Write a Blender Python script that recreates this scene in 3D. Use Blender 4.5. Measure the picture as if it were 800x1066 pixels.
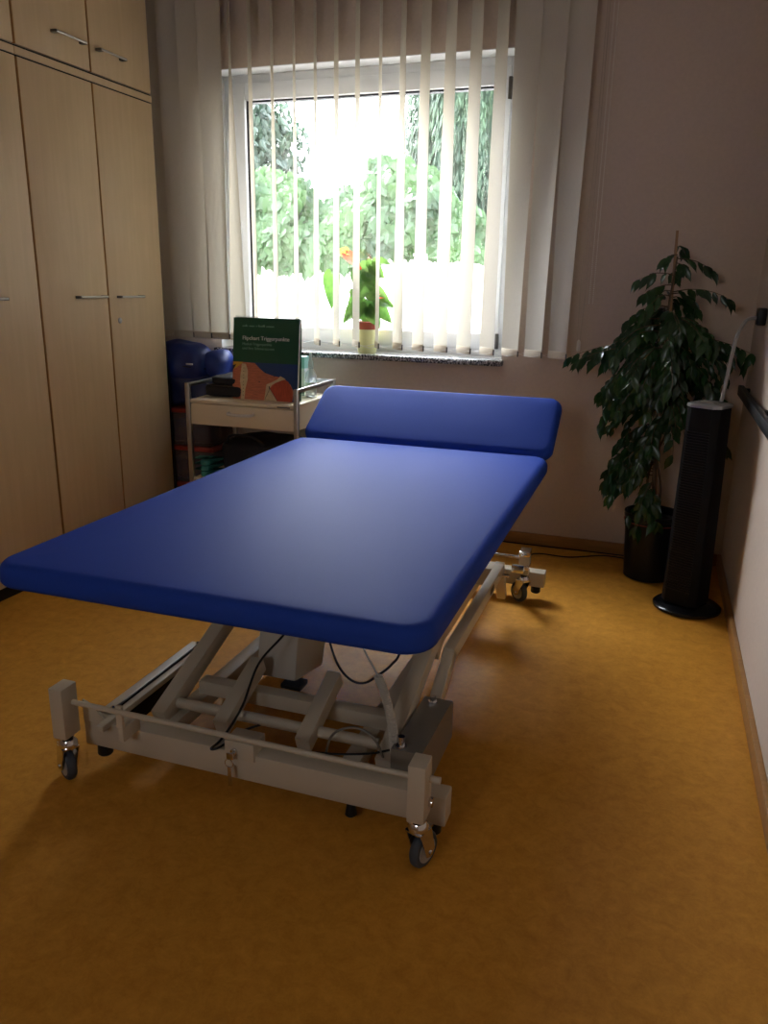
import bpy, bmesh, math, random
from mathutils import Vector, Matrix, noise
PI = math.pi
sc = bpy.context.scene
C = sc.collection
for o in list(bpy.data.objects):
    bpy.data.objects.remove(o)

# ---------------------------------------------------------------- camera, sky, sun, exposure
cy, sy = math.cos(-0.326391696), math.sin(-0.326391696)
cp, sp = math.cos(0.282828015), math.sin(0.282828015)
cr, sr = math.cos(0.0172859735), math.sin(0.0172859735)
fwd = Vector((sy * cp, cy * cp, -sp)); rt = Vector((cy, -sy, 0)); up = rt.cross(fwd)
rt2 = cr * rt + sr * up; up2 = -sr * rt + cr * up
cam = bpy.data.cameras.new('camera'); co = bpy.data.objects.new('camera', cam); C.objects.link(co)
co.matrix_world = Matrix(((rt2.x, up2.x, -fwd.x, 0), (rt2.y, up2.y, -fwd.y, 0), (rt2.z, up2.z, -fwd.z, 1.35), (0, 0, 0, 1)))
cam.sensor_fit = 'VERTICAL'; cam.sensor_height = 36; cam.sensor_width = 27
cam.lens = 822.055 / 1066 * 36
cam.clip_start = 0.02; cam.clip_end = 200
sc.camera = co

w = bpy.data.worlds.new('sky'); sc.world = w; w.use_nodes = True
wn = w.node_tree; bg = wn.nodes['Background']
tc = wn.nodes.new('ShaderNodeTexCoord'); sx = wn.nodes.new('ShaderNodeSeparateXYZ'); rp = wn.nodes.new('ShaderNodeValToRGB')
wn.links.new(tc.outputs['Generated'], sx.inputs[0]); wn.links.new(sx.outputs['Z'], rp.inputs[0]); wn.links.new(rp.outputs[0], bg.inputs['Color'])
rp.color_ramp.elements[0].position = 0.0; rp.color_ramp.elements[0].color = (.97, .97, .97, 1)
rp.color_ramp.elements[1].position = 0.8; rp.color_ramp.elements[1].color = (.80, .88, 1.0, 1)
bg.inputs['Strength'].default_value = 5.0
# the veiled sky is brightest around the sun (high, to the left outside the window)
bg2 = wn.nodes.new('ShaderNodeBackground'); bg2.inputs['Color'].default_value = (.90, .97, 1.06, 1)
dt_ = wn.nodes.new('ShaderNodeVectorMath'); dt_.operation = 'DOT_PRODUCT'; dt_.inputs[1].default_value = (-.557, .321, .766)
mx_ = wn.nodes.new('ShaderNodeMath'); mx_.operation = 'MAXIMUM'; mx_.inputs[1].default_value = 0
pw_ = wn.nodes.new('ShaderNodeMath'); pw_.operation = 'POWER'; pw_.inputs[1].default_value = 2.2
ml_ = wn.nodes.new('ShaderNodeMath'); ml_.operation = 'MULTIPLY'; ml_.inputs[1].default_value = 13
ad_ = wn.nodes.new('ShaderNodeAddShader')
wn.links.new(tc.outputs['Generated'], dt_.inputs[0]); wn.links.new(dt_.outputs['Value'], mx_.inputs[0]); wn.links.new(mx_.outputs[0], pw_.inputs[0]); wn.links.new(pw_.outputs[0], ml_.inputs[0]); wn.links.new(ml_.outputs[0], bg2.inputs['Strength'])
wn.links.new(bg.outputs[0], ad_.inputs[0]); wn.links.new(bg2.outputs[0], ad_.inputs[1]); wn.links.new(ad_.outputs[0], wn.nodes['World Output'].inputs['Surface'])

sun = bpy.data.lights.new('sun', 'SUN'); sun.energy = 6; sun.angle = math.radians(.6); sun.color = (1, .95, .86)
so = bpy.data.objects.new('sun', sun); C.objects.link(so)
el, az = math.radians(55), math.radians(76)          # azimuth off the window's normal, coming from the left
sdir = Vector((math.sin(az) * math.cos(el), -math.cos(az) * math.cos(el), -math.sin(el)))
so.rotation_euler = sdir.to_track_quat('-Z', 'Y').to_euler(); so.location = (-6, 7, 9)

po = bpy.data.lights.new('window_portal', 'AREA'); po.shape = 'RECTANGLE'; po.size = 1.62; po.size_y = 1.42
po.cycles.is_portal = True
poo = bpy.data.objects.new('window_portal', po); C.objects.link(poo)
poo.location = (-1.588, 4.405, 1.70); poo.rotation_euler = (-PI / 2, 0, 0)

po2 = bpy.data.lights.new('added_window_portal', 'AREA'); po2.shape = 'RECTANGLE'; po2.size = .62; po2.size_y = .60; po2.cycles.is_portal = True  # portal for the added window behind the camera
poo2 = bpy.data.objects.new('added_window_portal', po2); C.objects.link(poo2)
poo2.location = (-.9, -1.82, 1.85); poo2.rotation_euler = (PI / 2, 0, 0)

sc.view_settings.view_transform = 'Standard'; sc.view_settings.look = 'None'
sc.view_settings.exposure = 1.55; sc.view_settings.gamma = 1; sc.view_settings.use_curve_mapping = False
sc.cycles.max_bounces = 10; sc.cycles.diffuse_bounces = 6; sc.cycles.transparent_max_bounces = 16
sc.cycles.caustics_reflective = False; sc.cycles.caustics_refractive = False
sc.cycles.sample_clamp_indirect = 8

# ---------------------------------------------------------------- materials
def nt(name):
    m = bpy.data.materials.new(name); m.use_nodes = True
    return m, m.node_tree, m.node_tree.nodes['Principled BSDF']
def mat(name, col, rough=.5, metal=0, var=0, scale=20, bump=0, spec=.5, coat=0, stretch=None, detail=4, col2=None):
    m, t, b = nt(name)
    b.inputs['Base Color'].default_value = (*col, 1)
    b.inputs['Roughness'].default_value = rough; b.inputs['Metallic'].default_value = metal
    b.inputs['Specular IOR Level'].default_value = spec; b.inputs['Coat Weight'].default_value = coat
    if var or bump or col2:
        tcn = t.nodes.new('ShaderNodeTexCoord'); mp = t.nodes.new('ShaderNodeMapping')
        if stretch: mp.inputs['Scale'].default_value = stretch
        n = t.nodes.new('ShaderNodeTexNoise'); n.inputs['Scale'].default_value = scale; n.inputs['Detail'].default_value = detail
        t.links.new(tcn.outputs['Object'], mp.inputs[0]); t.links.new(mp.outputs[0], n.inputs['Vector'])
        if var or col2:
            r = t.nodes.new('ShaderNodeValToRGB')
            r.color_ramp.elements[0].position = .3; r.color_ramp.elements[1].position = .7
            c2 = col2 or tuple(min(1, c * (1 + var)) for c in col)
            c1 = col if col2 else tuple(c * (1 - var) for c in col)
            r.color_ramp.elements[0].color = (*c1, 1); r.color_ramp.elements[1].color = (*c2, 1)
            t.links.new(n.outputs['Fac'], r.inputs[0]); t.links.new(r.outputs[0], b.inputs['Base Color'])
        if bump:
            bn = t.nodes.new('ShaderNodeBump'); bn.inputs['Strength'].default_value = bump; bn.inputs['Distance'].default_value = .004
            t.links.new(n.outputs['Fac'], bn.inputs['Height']); t.links.new(bn.outputs[0], b.inputs['Normal'])
    return m
def leafy(name, c1, c2, rough=.35, trans=.35, scale=3):
    m, t, b = nt(name)
    tcn = t.nodes.new('ShaderNodeTexCoord'); n = t.nodes.new('ShaderNodeTexNoise'); n.inputs['Scale'].default_value = scale; n.inputs['Detail'].default_value = 6
    r = t.nodes.new('ShaderNodeValToRGB'); r.color_ramp.elements[0].position = .35; r.color_ramp.elements[1].position = .65
    r.color_ramp.elements[0].color = (*c1, 1); r.color_ramp.elements[1].color = (*c2, 1)
    t.links.new(tcn.outputs['Object'], n.inputs['Vector']); t.links.new(n.outputs['Fac'], r.inputs[0]); t.links.new(r.outputs[0], b.inputs['Base Color'])
    b.inputs['Roughness'].default_value = rough
    tr = t.nodes.new('ShaderNodeBsdfTranslucent'); t.links.new(r.outputs[0], tr.inputs['Color'])
    mx = t.nodes.new('ShaderNodeMixShader'); mx.inputs[0].default_value = trans
    out = t.nodes['Material Output']
    t.links.new(b.outputs[0], mx.inputs[1]); t.links.new(tr.outputs[0], mx.inputs[2]); t.links.new(mx.outputs[0], out.inputs['Surface'])
    return m
def fabric(name, col, trans, tcol):
    m, t, b = nt(name)
    tcn = t.nodes.new('ShaderNodeTexCoord'); n = t.nodes.new('ShaderNodeTexNoise'); n.inputs['Scale'].default_value = 260
    mp = t.nodes.new('ShaderNodeMapping'); mp.inputs['Scale'].default_value = (1, 1, .25)
    r = t.nodes.new('ShaderNodeValToRGB'); r.color_ramp.elements[0].color = (*[c * .88 for c in col], 1); r.color_ramp.elements[1].color = (*col, 1)
    t.links.new(tcn.outputs['Object'], mp.inputs[0]); t.links.new(mp.outputs[0], n.inputs['Vector']); t.links.new(n.outputs['Fac'], r.inputs[0]); t.links.new(r.outputs[0], b.inputs['Base Color'])
    b.inputs['Roughness'].default_value = .9; b.inputs['Specular IOR Level'].default_value = .1
    tr = t.nodes.new('ShaderNodeBsdfTranslucent'); tr.inputs['Color'].default_value = (*tcol, 1)
    mx = t.nodes.new('ShaderNodeMixShader'); mx.inputs[0].default_value = trans
    t.links.new(b.outputs[0], mx.inputs[1]); t.links.new(tr.outputs[0], mx.inputs[2]); t.links.new(mx.outputs[0], t.nodes['Material Output'].inputs['Surface'])
    return m
def clear(name, tint=(1, 1, 1), mixc=.08, rough=0.0, body=None, bodyamt=0):
    m, t, b = nt(name); t.nodes.remove(b)
    tr = t.nodes.new('ShaderNodeBsdfTransparent'); tr.inputs['Color'].default_value = (*tint, 1)
    gl = t.nodes.new('ShaderNodeBsdfGlossy'); gl.inputs['Roughness'].default_value = rough
    ge = t.nodes.new('ShaderNodeNewGeometry'); dp = t.nodes.new('ShaderNodeVectorMath'); dp.operation = 'DOT_PRODUCT'
    t.links.new(ge.outputs['Incoming'], dp.inputs[0]); t.links.new(ge.outputs['Normal'], dp.inputs[1])
    def mth(op, a, b2=None):
        n_ = t.nodes.new('ShaderNodeMath'); n_.operation = op
        for i_, v_ in enumerate((a, b2)):
            if v_ is None: continue
            if isinstance(v_, (int, float)): n_.inputs[i_].default_value = v_
            else: t.links.new(v_, n_.inputs[i_])
        return n_.outputs[0]
    sch = mth('ADD', mth('MULTIPLY', mth('POWER', mth('SUBTRACT', 1.0, mth('ABSOLUTE', dp.outputs['Value'])), 5.0), .9), .04)
    mx = t.nodes.new('ShaderNodeMixShader')
    t.links.new(sch, mx.inputs[0]); t.links.new(tr.outputs[0], mx.inputs[1]); t.links.new(gl.outputs[0], mx.inputs[2])
    last = mx
    if body:
        df = t.nodes.new('ShaderNodeBsdfDiffuse'); df.inputs['Color'].default_value = (*body, 1)
        m2 = t.nodes.new('ShaderNodeMixShader'); m2.inputs[0].default_value = bodyamt
        t.links.new(mx.outputs[0], m2.inputs[1]); t.links.new(df.outputs[0], m2.inputs[2]); last = m2
    t.links.new(last.outputs[0], t.nodes['Material Output'].inputs['Surface'])
    return m

M = {}
M['plaster'] = mat('painted_plaster', (.58, .48, .40), .9, var=.03, scale=60, bump=.15, spec=.2)
M['ceiling'] = mat('ceiling_paint', (.62, .58, .52), .9, var=.02, scale=40)
M['reveal'] = mat('reveal_paint', (.70, .71, .72), .8)
M['outer_wall'] = mat('garden_render', (.82, .80, .77), .9, var=.03, scale=3)
M['pvc'] = mat('white_pvc', (.68, .69, .70), .35)
M['gasket'] = mat('dark_gasket', (.02, .022, .03), .5)
M['shutter_blue'] = mat('blue_grey_seal', (.03, .05, .10), .5)
M['glass'] = clear('window_glass')
M['skirting'] = mat('skirting_wood', (.32, .15, .038), .45, var=.15, scale=6, stretch=(1, 12, 12))
M['skirt_x'] = mat('skirting_wood_x', (.32, .15, .038), .45, var=.15, scale=6, stretch=(1, 12, 12))
M['slat'] = fabric('blind_fabric', (.62, .58, .50), .16, (.72, .66, .52))
M['weight'] = fabric('blind_hem', (.66, .58, .46), .15, (.7, .6, .42))
M['white_plastic'] = mat('white_plastic', (.72, .70, .66), .4)
M['cord'] = mat('pale_cord', (.45, .38, .30), .7)
M['chrome'] = mat('chrome', (.72, .72, .74), .12, 1)
M['steel'] = mat('brushed_steel', (.50, .49, .48), .32, 1)
M['dark_steel'] = mat('dark_steel', (.14, .13, .12), .35, 1)
M['black'] = mat('black_plastic', (.008, .008, .009), .45, spec=.3)
M['black_gloss'] = mat('black_gloss', (.006, .006, .007), .2, spec=.35)
M['rubber'] = mat('grey_rubber', (.045, .05, .058), .6)
M['wheel_disc'] = mat('grey_wheel_disc', (.40, .38, .35), .5)
M['powder'] = mat('cream_powder_coat', (.52, .45, .34), .38, spec=.5)
M['grey_box'] = mat('taupe_sheet_metal', (.17, .15, .12), .35, spec=.6)
M['motor'] = mat('cream_motor_shell', (.50, .46, .39), .5)
M['vinyl'] = mat('blue_vinyl', (.018, .050, .30), .58, bump=.06, scale=420, spec=.06, var=.04)
M['vinyl'].node_tree.nodes['Principled BSDF'].inputs['Specular Tint'].default_value = (.62, .74, 1, 1)
M['vinyl_under'] = mat('black_underside', (.012, .012, .02), .7)
M['trolley'] = mat('cream_laminate', (.76, .66, .48), .45)
M['navy'] = mat('navy_nylon', (.007, .015, .08), .55, var=.15, scale=30, bump=.3)
M['blue_nylon'] = mat('blue_nylon', (.008, .026, .17), .5, var=.12, scale=25, bump=.3)
M['black_cloth'] = mat('black_cloth', (.010, .010, .012), .8, bump=.3, scale=60)
M['teal'] = mat('teal_rubber', (.03, .22, .20), .6, var=.1)
M['red_plastic'] = mat('red_plastic', (.30, .035, .02), .4)
M['clear_box'] = clear('clear_box_plastic', (.75, .75, .72), body=(.30, .22, .20), bodyamt=.35, rough=.2)
M['bottle'] = clear('bottle_plastic', (.9, .93, .95), body=(.75, .80, .84), bodyamt=.35, rough=.1)
M['label_white'] = mat('label_white', (.75, .77, .76), .6)
M['aqua'] = mat('aqua_card', (.35, .66, .60), .6)
M['green_cover'] = mat('green_cover', (.006, .085, .035), .35)
M['cover_blue'] = mat('cover_blue', (.012, .05, .16), .4)
M['muscle'] = mat('muscle_print', (.52, .16, .08), .45, var=.25, scale=30, stretch=(1, 1, 9))
M['muscle_red'] = mat('muscle_red_print', (.45, .07, .03), .45, var=.2, scale=30, stretch=(6, 1, 1))
M['bone'] = mat('bone_print', (.62, .50, .30), .5, var=.1, scale=60)
M['yellow_print'] = mat('yellow_print', (.62, .36, .04), .5)
M['print_white'] = mat('print_white', (.75, .80, .76), .5)
M['print_dim'] = mat('print_pale_green', (.22, .42, .32), .5)
M['paper'] = mat('paper', (.70, .70, .66), .8)
M['soil'] = mat('soil', (.03, .02, .012), .95, bump=.8, scale=80)
M['ficus'] = leafy('ficus_leaves', (.006, .028, .006), (.016, .065, .012), .28, .12, 8)
M['bark'] = mat('bark', (.10, .065, .035), .8, var=.3, scale=30)
M['stake'] = mat('bamboo_stake', (.30, .17, .08), .6)
M['pot_black'] = mat('black_pot', (.006, .006, .007), .3, spec=.25)
M['pot_yellow'] = mat('lime_pot', (.74, .74, .36), .4)
M['pot_red'] = mat('terracotta_rim', (.36, .07, .035), .6)
M['anth_leaf'] = leafy('anthurium_leaf', (.045, .12, .02), (.14, .27, .055), .3, .35, 12)
M['spathe'] = leafy('anthurium_red', (.75, .07, .03), (.85, .18, .10), .25, .45, 12)
M['spathe_y'] = leafy('anthurium_gold', (.45, .35, .04), (.62, .50, .10), .25, .45, 12)
M['spadix'] = mat('spadix', (.75, .5, .15), .6)
M['ivy'] = leafy('ivy_leaves', (.012, .042, .014), (.046, .110, .026), .5, .4, 1.6)
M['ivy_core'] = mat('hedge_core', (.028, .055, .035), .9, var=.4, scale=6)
M['conifer'] = leafy('conifer_sprays', (.008, .026, .012), (.034, .072, .030), .6, .25, 2.5)
M['tree'] = leafy('tree_leaves', (.014, .032, .02), (.04, .068, .042), .5, .35, 1.5)
M['grey_tube'] = mat('grey_tube', (.35, .34, .33), .4)
M['grille'] = mat('fan_grille', (.006, .006, .007), .5, spec=.15)
M['silver_top'] = mat('silver_top', (.42, .42, .43), .35, .6)
M['yard'] = mat('yard_paving', (.13, .12, .105), .9, var=.2, scale=4)

# light maple board with a fine upright grain and soft clouds
m, t, b = nt('light_maple_board'); M['maple'] = m
tcn = t.nodes.new('ShaderNodeTexCoord'); mp = t.nodes.new('ShaderNodeMapping'); mp.inputs['Scale'].default_value = (14, 14, 1.0)
n1 = t.nodes.new('ShaderNodeTexNoise'); n1.inputs['Scale'].default_value = 2.6; n1.inputs['Detail'].default_value = 7; n1.inputs['Distortion'].default_value = .6
n2 = t.nodes.new('ShaderNodeTexNoise'); n2.inputs['Scale'].default_value = 3.5; n2.inputs['Detail'].default_value = 3
r1 = t.nodes.new('ShaderNodeValToRGB'); r1.color_ramp.elements[0].position = .3; r1.color_ramp.elements[1].position = .7
r1.color_ramp.elements[0].color = (.66, .50, .30, 1); r1.color_ramp.elements[1].color = (.71, .545, .335, 1)
mxn = t.nodes.new('ShaderNodeMix'); mxn.data_type = 'RGBA'; mxn.blend_type = 'MULTIPLY'; mxn.inputs[0].default_value = .5
r2 = t.nodes.new('ShaderNodeValToRGB'); r2.color_ramp.elements[0].color = (.80, .76, .70, 1); r2.color_ramp.elements[1].color = (1, 1, 1, 1)
t.links.new(tcn.outputs['Object'], mp.inputs[0]); t.links.new(mp.outputs[0], n1.inputs['Vector']); t.links.new(tcn.outputs['Object'], n2.inputs['Vector'])
t.links.new(n1.outputs['Fac'], r1.inputs[0]); t.links.new(n2.outputs['Fac'], r2.inputs[0])
t.links.new(r1.outputs[0], mxn.inputs[6]); t.links.new(r2.outputs[0], mxn.inputs[7]); t.links.new(mxn.outputs[2], b.inputs['Base Color'])
b.inputs['Roughness'].default_value = .42; b.inputs['Specular IOR Level'].default_value = .4
M['maple_edge'] = mat('maple_edge', (.48, .26, .09), .5)

# marbled ochre linoleum
m, t, b = nt('ochre_linoleum'); M['lino'] = m
tcn = t.nodes.new('ShaderNodeTexCoord')
n1 = t.nodes.new('ShaderNodeTexNoise'); n1.inputs['Scale'].default_value = 20; n1.inputs['Detail'].default_value = 10; n1.inputs['Roughness'].default_value = .8; n1.inputs['Distortion'].default_value = .35
n2 = t.nodes.new('ShaderNodeTexNoise'); n2.inputs['Scale'].default_value = 2.2; n2.inputs['Detail'].default_value = 3
r1 = t.nodes.new('ShaderNodeValToRGB'); r1.color_ramp.elements[0].position = .32; r1.color_ramp.elements[1].position = .68
r1.color_ramp.elements[0].color = (.44, .185, .020, 1); r1.color_ramp.elements[1].color = (.66, .31, .045, 1)
r2 = t.nodes.new('ShaderNodeValToRGB'); r2.color_ramp.elements[0].color = (.88, .86, .84, 1); r2.color_ramp.elements[1].color = (1, 1, 1, 1)
mxn = t.nodes.new('ShaderNodeMix'); mxn.data_type = 'RGBA'; mxn.blend_type = 'MULTIPLY'; mxn.inputs[0].default_value = .8
t.links.new(tcn.outputs['Object'], n1.inputs['Vector']); t.links.new(tcn.outputs['Object'], n2.inputs['Vector'])
t.links.new(n1.outputs['Fac'], r1.inputs[0]); t.links.new(n2.outputs['Fac'], r2.inputs[0])
t.links.new(r1.outputs[0], mxn.inputs[6]); t.links.new(r2.outputs[0], mxn.inputs[7]); t.links.new(mxn.outputs[2], b.inputs['Base Color'])
b.inputs['Roughness'].default_value = .42; b.inputs['Specular IOR Level'].default_value = .15
bn = t.nodes.new('ShaderNodeBump'); bn.inputs['Strength'].default_value = .015; bn.inputs['Distance'].default_value = .003
t.links.new(n1.outputs['Fac'], bn.inputs['Height']); t.links.new(bn.outputs[0], b.inputs['Normal'])

# speckled granite
m, t, b = nt('speckled_granite'); M['granite'] = m
tcn = t.nodes.new('ShaderNodeTexCoord'); v = t.nodes.new('ShaderNodeTexNoise'); v.inputs['Scale'].default_value = 110; v.inputs['Detail'].default_value = 3
r1 = t.nodes.new('ShaderNodeValToRGB'); r1.color_ramp.interpolation = 'CONSTANT'
r1.color_ramp.elements[0].color = (.02, .02, .022, 1); r1.color_ramp.elements[1].position = .46; r1.color_ramp.elements[1].color = (.20, .19, .19, 1)
e = r1.color_ramp.elements.new(.58); e.color = (.50, .49, .48, 1)
t.links.new(tcn.outputs['Object'], v.inputs['Vector']); t.links.new(v.outputs['Fac'], r1.inputs[0]); t.links.new(r1.outputs[0], b.inputs['Base Color'])
b.inputs['Roughness'].default_value = .18

# ---------------------------------------------------------------- mesh helpers
class MB:
    def __init__(s): s.bm = bmesh.new()
    def box(s, x0, x1, y0, y1, z0, z1, bev=0, seg=2, mtx=None):
        t = bmesh.new()
        bmesh.ops.create_cube(t, size=1)
        for v in t.verts:
            v.co = Vector(((x0 + x1) / 2 + v.co.x * (x1 - x0), (y0 + y1) / 2 + v.co.y * (y1 - y0), (z0 + z1) / 2 + v.co.z * (z1 - z0)))
        if bev: bmesh.ops.bevel(t, geom=t.edges[:], offset=bev, segments=seg, profile=.5, affect='EDGES')
        if mtx: t.transform(mtx)
        s.join(t); return s
    def bar(s, p0, p1, wd, ht, bev=.002, upv=(0, 0, 1)):
        p0 = Vector(p0); p1 = Vector(p1); d = p1 - p0; L = d.length; d.normalize()
        side = d.cross(Vector(upv)).normalized(); u = side.cross(d)
        t = bmesh.new(); bmesh.ops.create_cube(t, size=1)
        for v in t.verts: v.co = Vector((v.co.x * wd, v.co.y * L, v.co.z * ht))
        if bev: bmesh.ops.bevel(t, geom=t.edges[:], offset=bev, segments=2, profile=.5, affect='EDGES')
        c = (p0 + p1) / 2
        t.transform(Matrix(((side.x, d.x, u.x, c.x), (side.y, d.y, u.y, c.y), (side.z, d.z, u.z, c.z), (0, 0, 0, 1))))
        s.join(t); return s
    def tube(s, pts, r, seg=10, closed=False, r1=None):
        pts = [Vector(p) for p in pts]; n = len(pts); rings = []
        nrm = None
        for i, p in enumerate(pts):
            if closed: d = (pts[(i + 1) % n] - pts[i - 1]).normalized()
            else: d = (pts[min(i + 1, n - 1)] - pts[max(i - 1, 0)]).normalized()
            if nrm is None:
                a = Vector((0, 0, 1)) if abs(d.z) < .9 else Vector((1, 0, 0)); nrm = (a - d * a.dot(d)).normalized()
            else: nrm = (nrm - d * nrm.dot(d)).normalized()
            bnm = d.cross(nrm); rr = r if r1 is None else r + (r1 - r) * i / max(1, n - 1)
            rings.append([s.bm.verts.new(p + (nrm * math.cos(2 * PI * k / seg) + bnm * math.sin(2 * PI * k / seg)) * rr) for k in range(seg)])
        m = n if closed else n - 1
        for i in range(m):
            a, b2 = rings[i], rings[(i + 1) % n]
            for k in range(seg): s.bm.faces.new((a[k], a[(k + 1) % seg], b2[(k + 1) % seg], b2[k]))
        if not closed:
            s.bm.faces.new(rings[0][::-1]); s.bm.faces.new(rings[-1])
        return s
    def cyl(s, p0, p1, r, seg=20, r1=None): return s.tube([p0, p1], r, seg, r1=r1)
    def lathe(s, prof, c=(0, 0, 0), seg=28, axis='Z'):
        rings = []
        for (r, z) in prof:
            ring = []
            for k in range(seg):
                a = 2 * PI * k / seg; x, y = r * math.cos(a), r * math.sin(a)
                p = (x, y, z) if axis == 'Z' else ((z, x, y) if axis == 'X' else (x, z, y))
                ring.append(s.bm.verts.new(Vector(c) + Vector(p)))
            rings.append(ring)
        for i in range(len(rings) - 1):
            for k in range(seg): s.bm.faces.new((rings[i][k], rings[i][(k + 1) % seg], rings[i + 1][(k + 1) % seg], rings[i + 1][k]))
        s.bm.faces.new(rings[0][::-1]); s.bm.faces.new(rings[-1])
        return s
    def prism(s, pts, d):                       # outline extruded by vector d
        a = [s.bm.verts.new(Vector(p)) for p in pts]; b2 = [s.bm.verts.new(Vector(p) + Vector(d)) for p in pts]
        n = len(pts); s.bm.faces.new(a[::-1]); s.bm.faces.new(b2)
        for i in range(n): s.bm.faces.new((a[i], a[(i + 1) % n], b2[(i + 1) % n], b2[i]))
        return s
    def poly(s, pts): s.bm.faces.new([s.bm.verts.new(Vector(p)) for p in pts]); return s
    def join(s, t):
        me = bpy.data.meshes.new('tmp'); t.to_mesh(me); t.free(); s.bm.from_mesh(me); bpy.data.meshes.remove(me)
    def xf(s, mtx): s.bm.transform(mtx); return s
    def build(s, name, m, parent=None, smooth=None, fix=True):
        if fix: bmesh.ops.recalc_face_normals(s.bm, faces=s.bm.faces[:])
        me = bpy.data.meshes.new(name); s.bm.to_mesh(me); s.bm.free()
        me.materials.append(m if not isinstance(m, str) else M[m])
        o = bpy.data.objects.new(name, me); C.objects.link(o)
        if smooth is None: smooth = 40
        if smooth:
            for p in me.polygons: p.use_smooth = True
            me.set_sharp_from_angle(angle=math.radians(smooth))
        if parent:
            o.parent = parent; o.matrix_parent_inverse = parent.matrix_world.inverted()
        return o
def tag(o, label=None, cat=None, group=None, kind=None):
    if label: o['label'] = label
    if cat: o['category'] = cat
    if group: o['group'] = group
    if kind: o['kind'] = kind
    return o
def thing(name, loc, label, cat, group=None):
    o = bpy.data.objects.new(name, None); C.objects.link(o); o.location = loc; o.empty_display_size = .05
    o.matrix_world = Matrix.Translation(Vector(loc))
    return tag(o, label, cat, group)
def struct(o): o['kind'] = 'structure'; return o
def smoothpath(pts, n=8):
    pts = [Vector(p) for p in pts]; out = []
    P = [pts[0] * 2 - pts[1]] + pts + [pts[-1] * 2 - pts[-2]]
    for i in range(1, len(P) - 2):
        for k in range(n):
            t_ = k / n; a, b2, c, d = P[i - 1], P[i], P[i + 1], P[i + 2]
            out.append(.5 * ((2 * b2) + (c - a) * t_ + (2 * a - 5 * b2 + 4 * c - d) * t_ ** 2 + (3 * b2 - a - 3 * c + d) * t_ ** 3))
    out.append(pts[-1]); return out
def pad(w_, l_, t_, rc, re, seg=8, es=6, crown=.004):      # upholstered slab centred on 0, top at z=0
    s = MB(); bm = s.bm
    def ring(inset, z):
        r = max(rc - inset, .002); hw, hl = w_ / 2 - inset - r, l_ / 2 - inset - r; out = []
        for q, (sx_, sy_) in enumerate(((1, 1), (-1, 1), (-1, -1), (1, -1))):
            for k in range(seg + 1):
                a = q * PI / 2 + k / seg * PI / 2
                out.append(bm.verts.new((sx_ * hw + r * math.cos(a), sy_ * hl + r * math.sin(a), z)))
        return out
    rs = []
    for k in range(es + 1):
        a = -PI / 2 + PI / 2 * k / es; rs.append(ring(re * .6 * (1 - math.cos(a)), -t_ + re * .6 * (1 + math.sin(a))))
    for k in range(es + 1):
        a = PI / 2 * k / es; rs.append(ring(re * (1 - math.cos(a)), -re + re * math.sin(a) - crown))
    rs.append(ring(re + .03, -crown * .6)); rs.append(ring(re + .10, -crown * .1)); rs.append(ring(min(w_, l_) * .42, 0))
    n = len(rs[0])
    for i in range(len(rs) - 1):
        for k in range(n): bm.faces.new((rs[i][k], rs[i][(k + 1) % n], rs[i + 1][(k + 1) % n], rs[i + 1][k]))
    bm.faces.new(rs[0][::-1]); bm.faces.new(rs[-1])
    return s
def blob(w_, d_, h_, c, sub=3, p=4, amp=.02, fr=4, seed=0):   # soft boxy shape with creases
    s = MB(); bmesh.ops.create_icosphere(s.bm, subdivisions=sub + 1, radius=1)
    for v in s.bm.verts:
        n = v.co.normalized(); k = (abs(n.x) ** p + abs(n.y) ** p + abs(n.z) ** p) ** (-1 / p)
        q = n * k; q = Vector((q.x * w_ / 2, q.y * d_ / 2, q.z * h_ / 2))
        q += n * amp * noise.noise(q * fr / .3 + Vector((seed, seed, seed)))
        v.co = q + Vector(c)
    return s
def text_mesh(txt, size):
    cu = bpy.data.curves.new('t', 'FONT'); cu.body = txt; cu.size = size; cu.extrude = .0004; cu.resolution_u = 3
    o = bpy.data.objects.new('t', cu); C.objects.link(o)
    bpy.context.view_layer.update()
    me = bpy.data.meshes.new_from_object(o.evaluated_get(bpy.context.evaluated_depsgraph_get()))
    bpy.data.objects.remove(o); bpy.data.curves.remove(cu)
    return me

# ---------------------------------------------------------------- room shell
XL, XR, YB, YF, ZC = -3.13, .405, 4.12, -1.6, 2.86
WX0, WX1, WZ0, WZ1 = -2.41, -.766, .945, 2.418
struct(MB().box(XL, XR, YF, YB, -.12, 0).build('floor', 'lino', smooth=0))
struct(MB().box(XL - .2, XR + .2, YF - .2, YB + .30, ZC, ZC + .15).build('ceiling', 'ceiling', smooth=0))
s = MB()
s.box(XL - .2, WX0, YB, YB + .30, -.3, ZC); s.box(WX1, XR + .2, YB, YB + .30, -.3, ZC)
s.box(WX0, WX1, YB, YB + .30, -.3, WZ0); s.box(WX0, WX1, YB, YB + .30, WZ1, ZC)
struct(s.build('wall_back', 'plaster', smooth=0))
struct(MB().box(XL - .2, XL, YF - .2, YB, -.12, ZC).build('wall_left', 'plaster', smooth=0))
struct(MB().box(XR, XR + .2, YF - .2, YB, -.12, ZC).build('wall_right', 'plaster', smooth=0))
s = MB(); s.box(XL, -1.25, YF - .2, YF, -.12, ZC); s.box(-.55, XR, YF - .2, YF, -.12, ZC); s.box(-1.25, -.55, YF - .2, YF, -.12, 1.50); s.box(-1.25, -.55, YF - .2, YF, 2.20, ZC)  # opening made for the added fill window
struct(s.build('wall_front', 'plaster', smooth=0))
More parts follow.
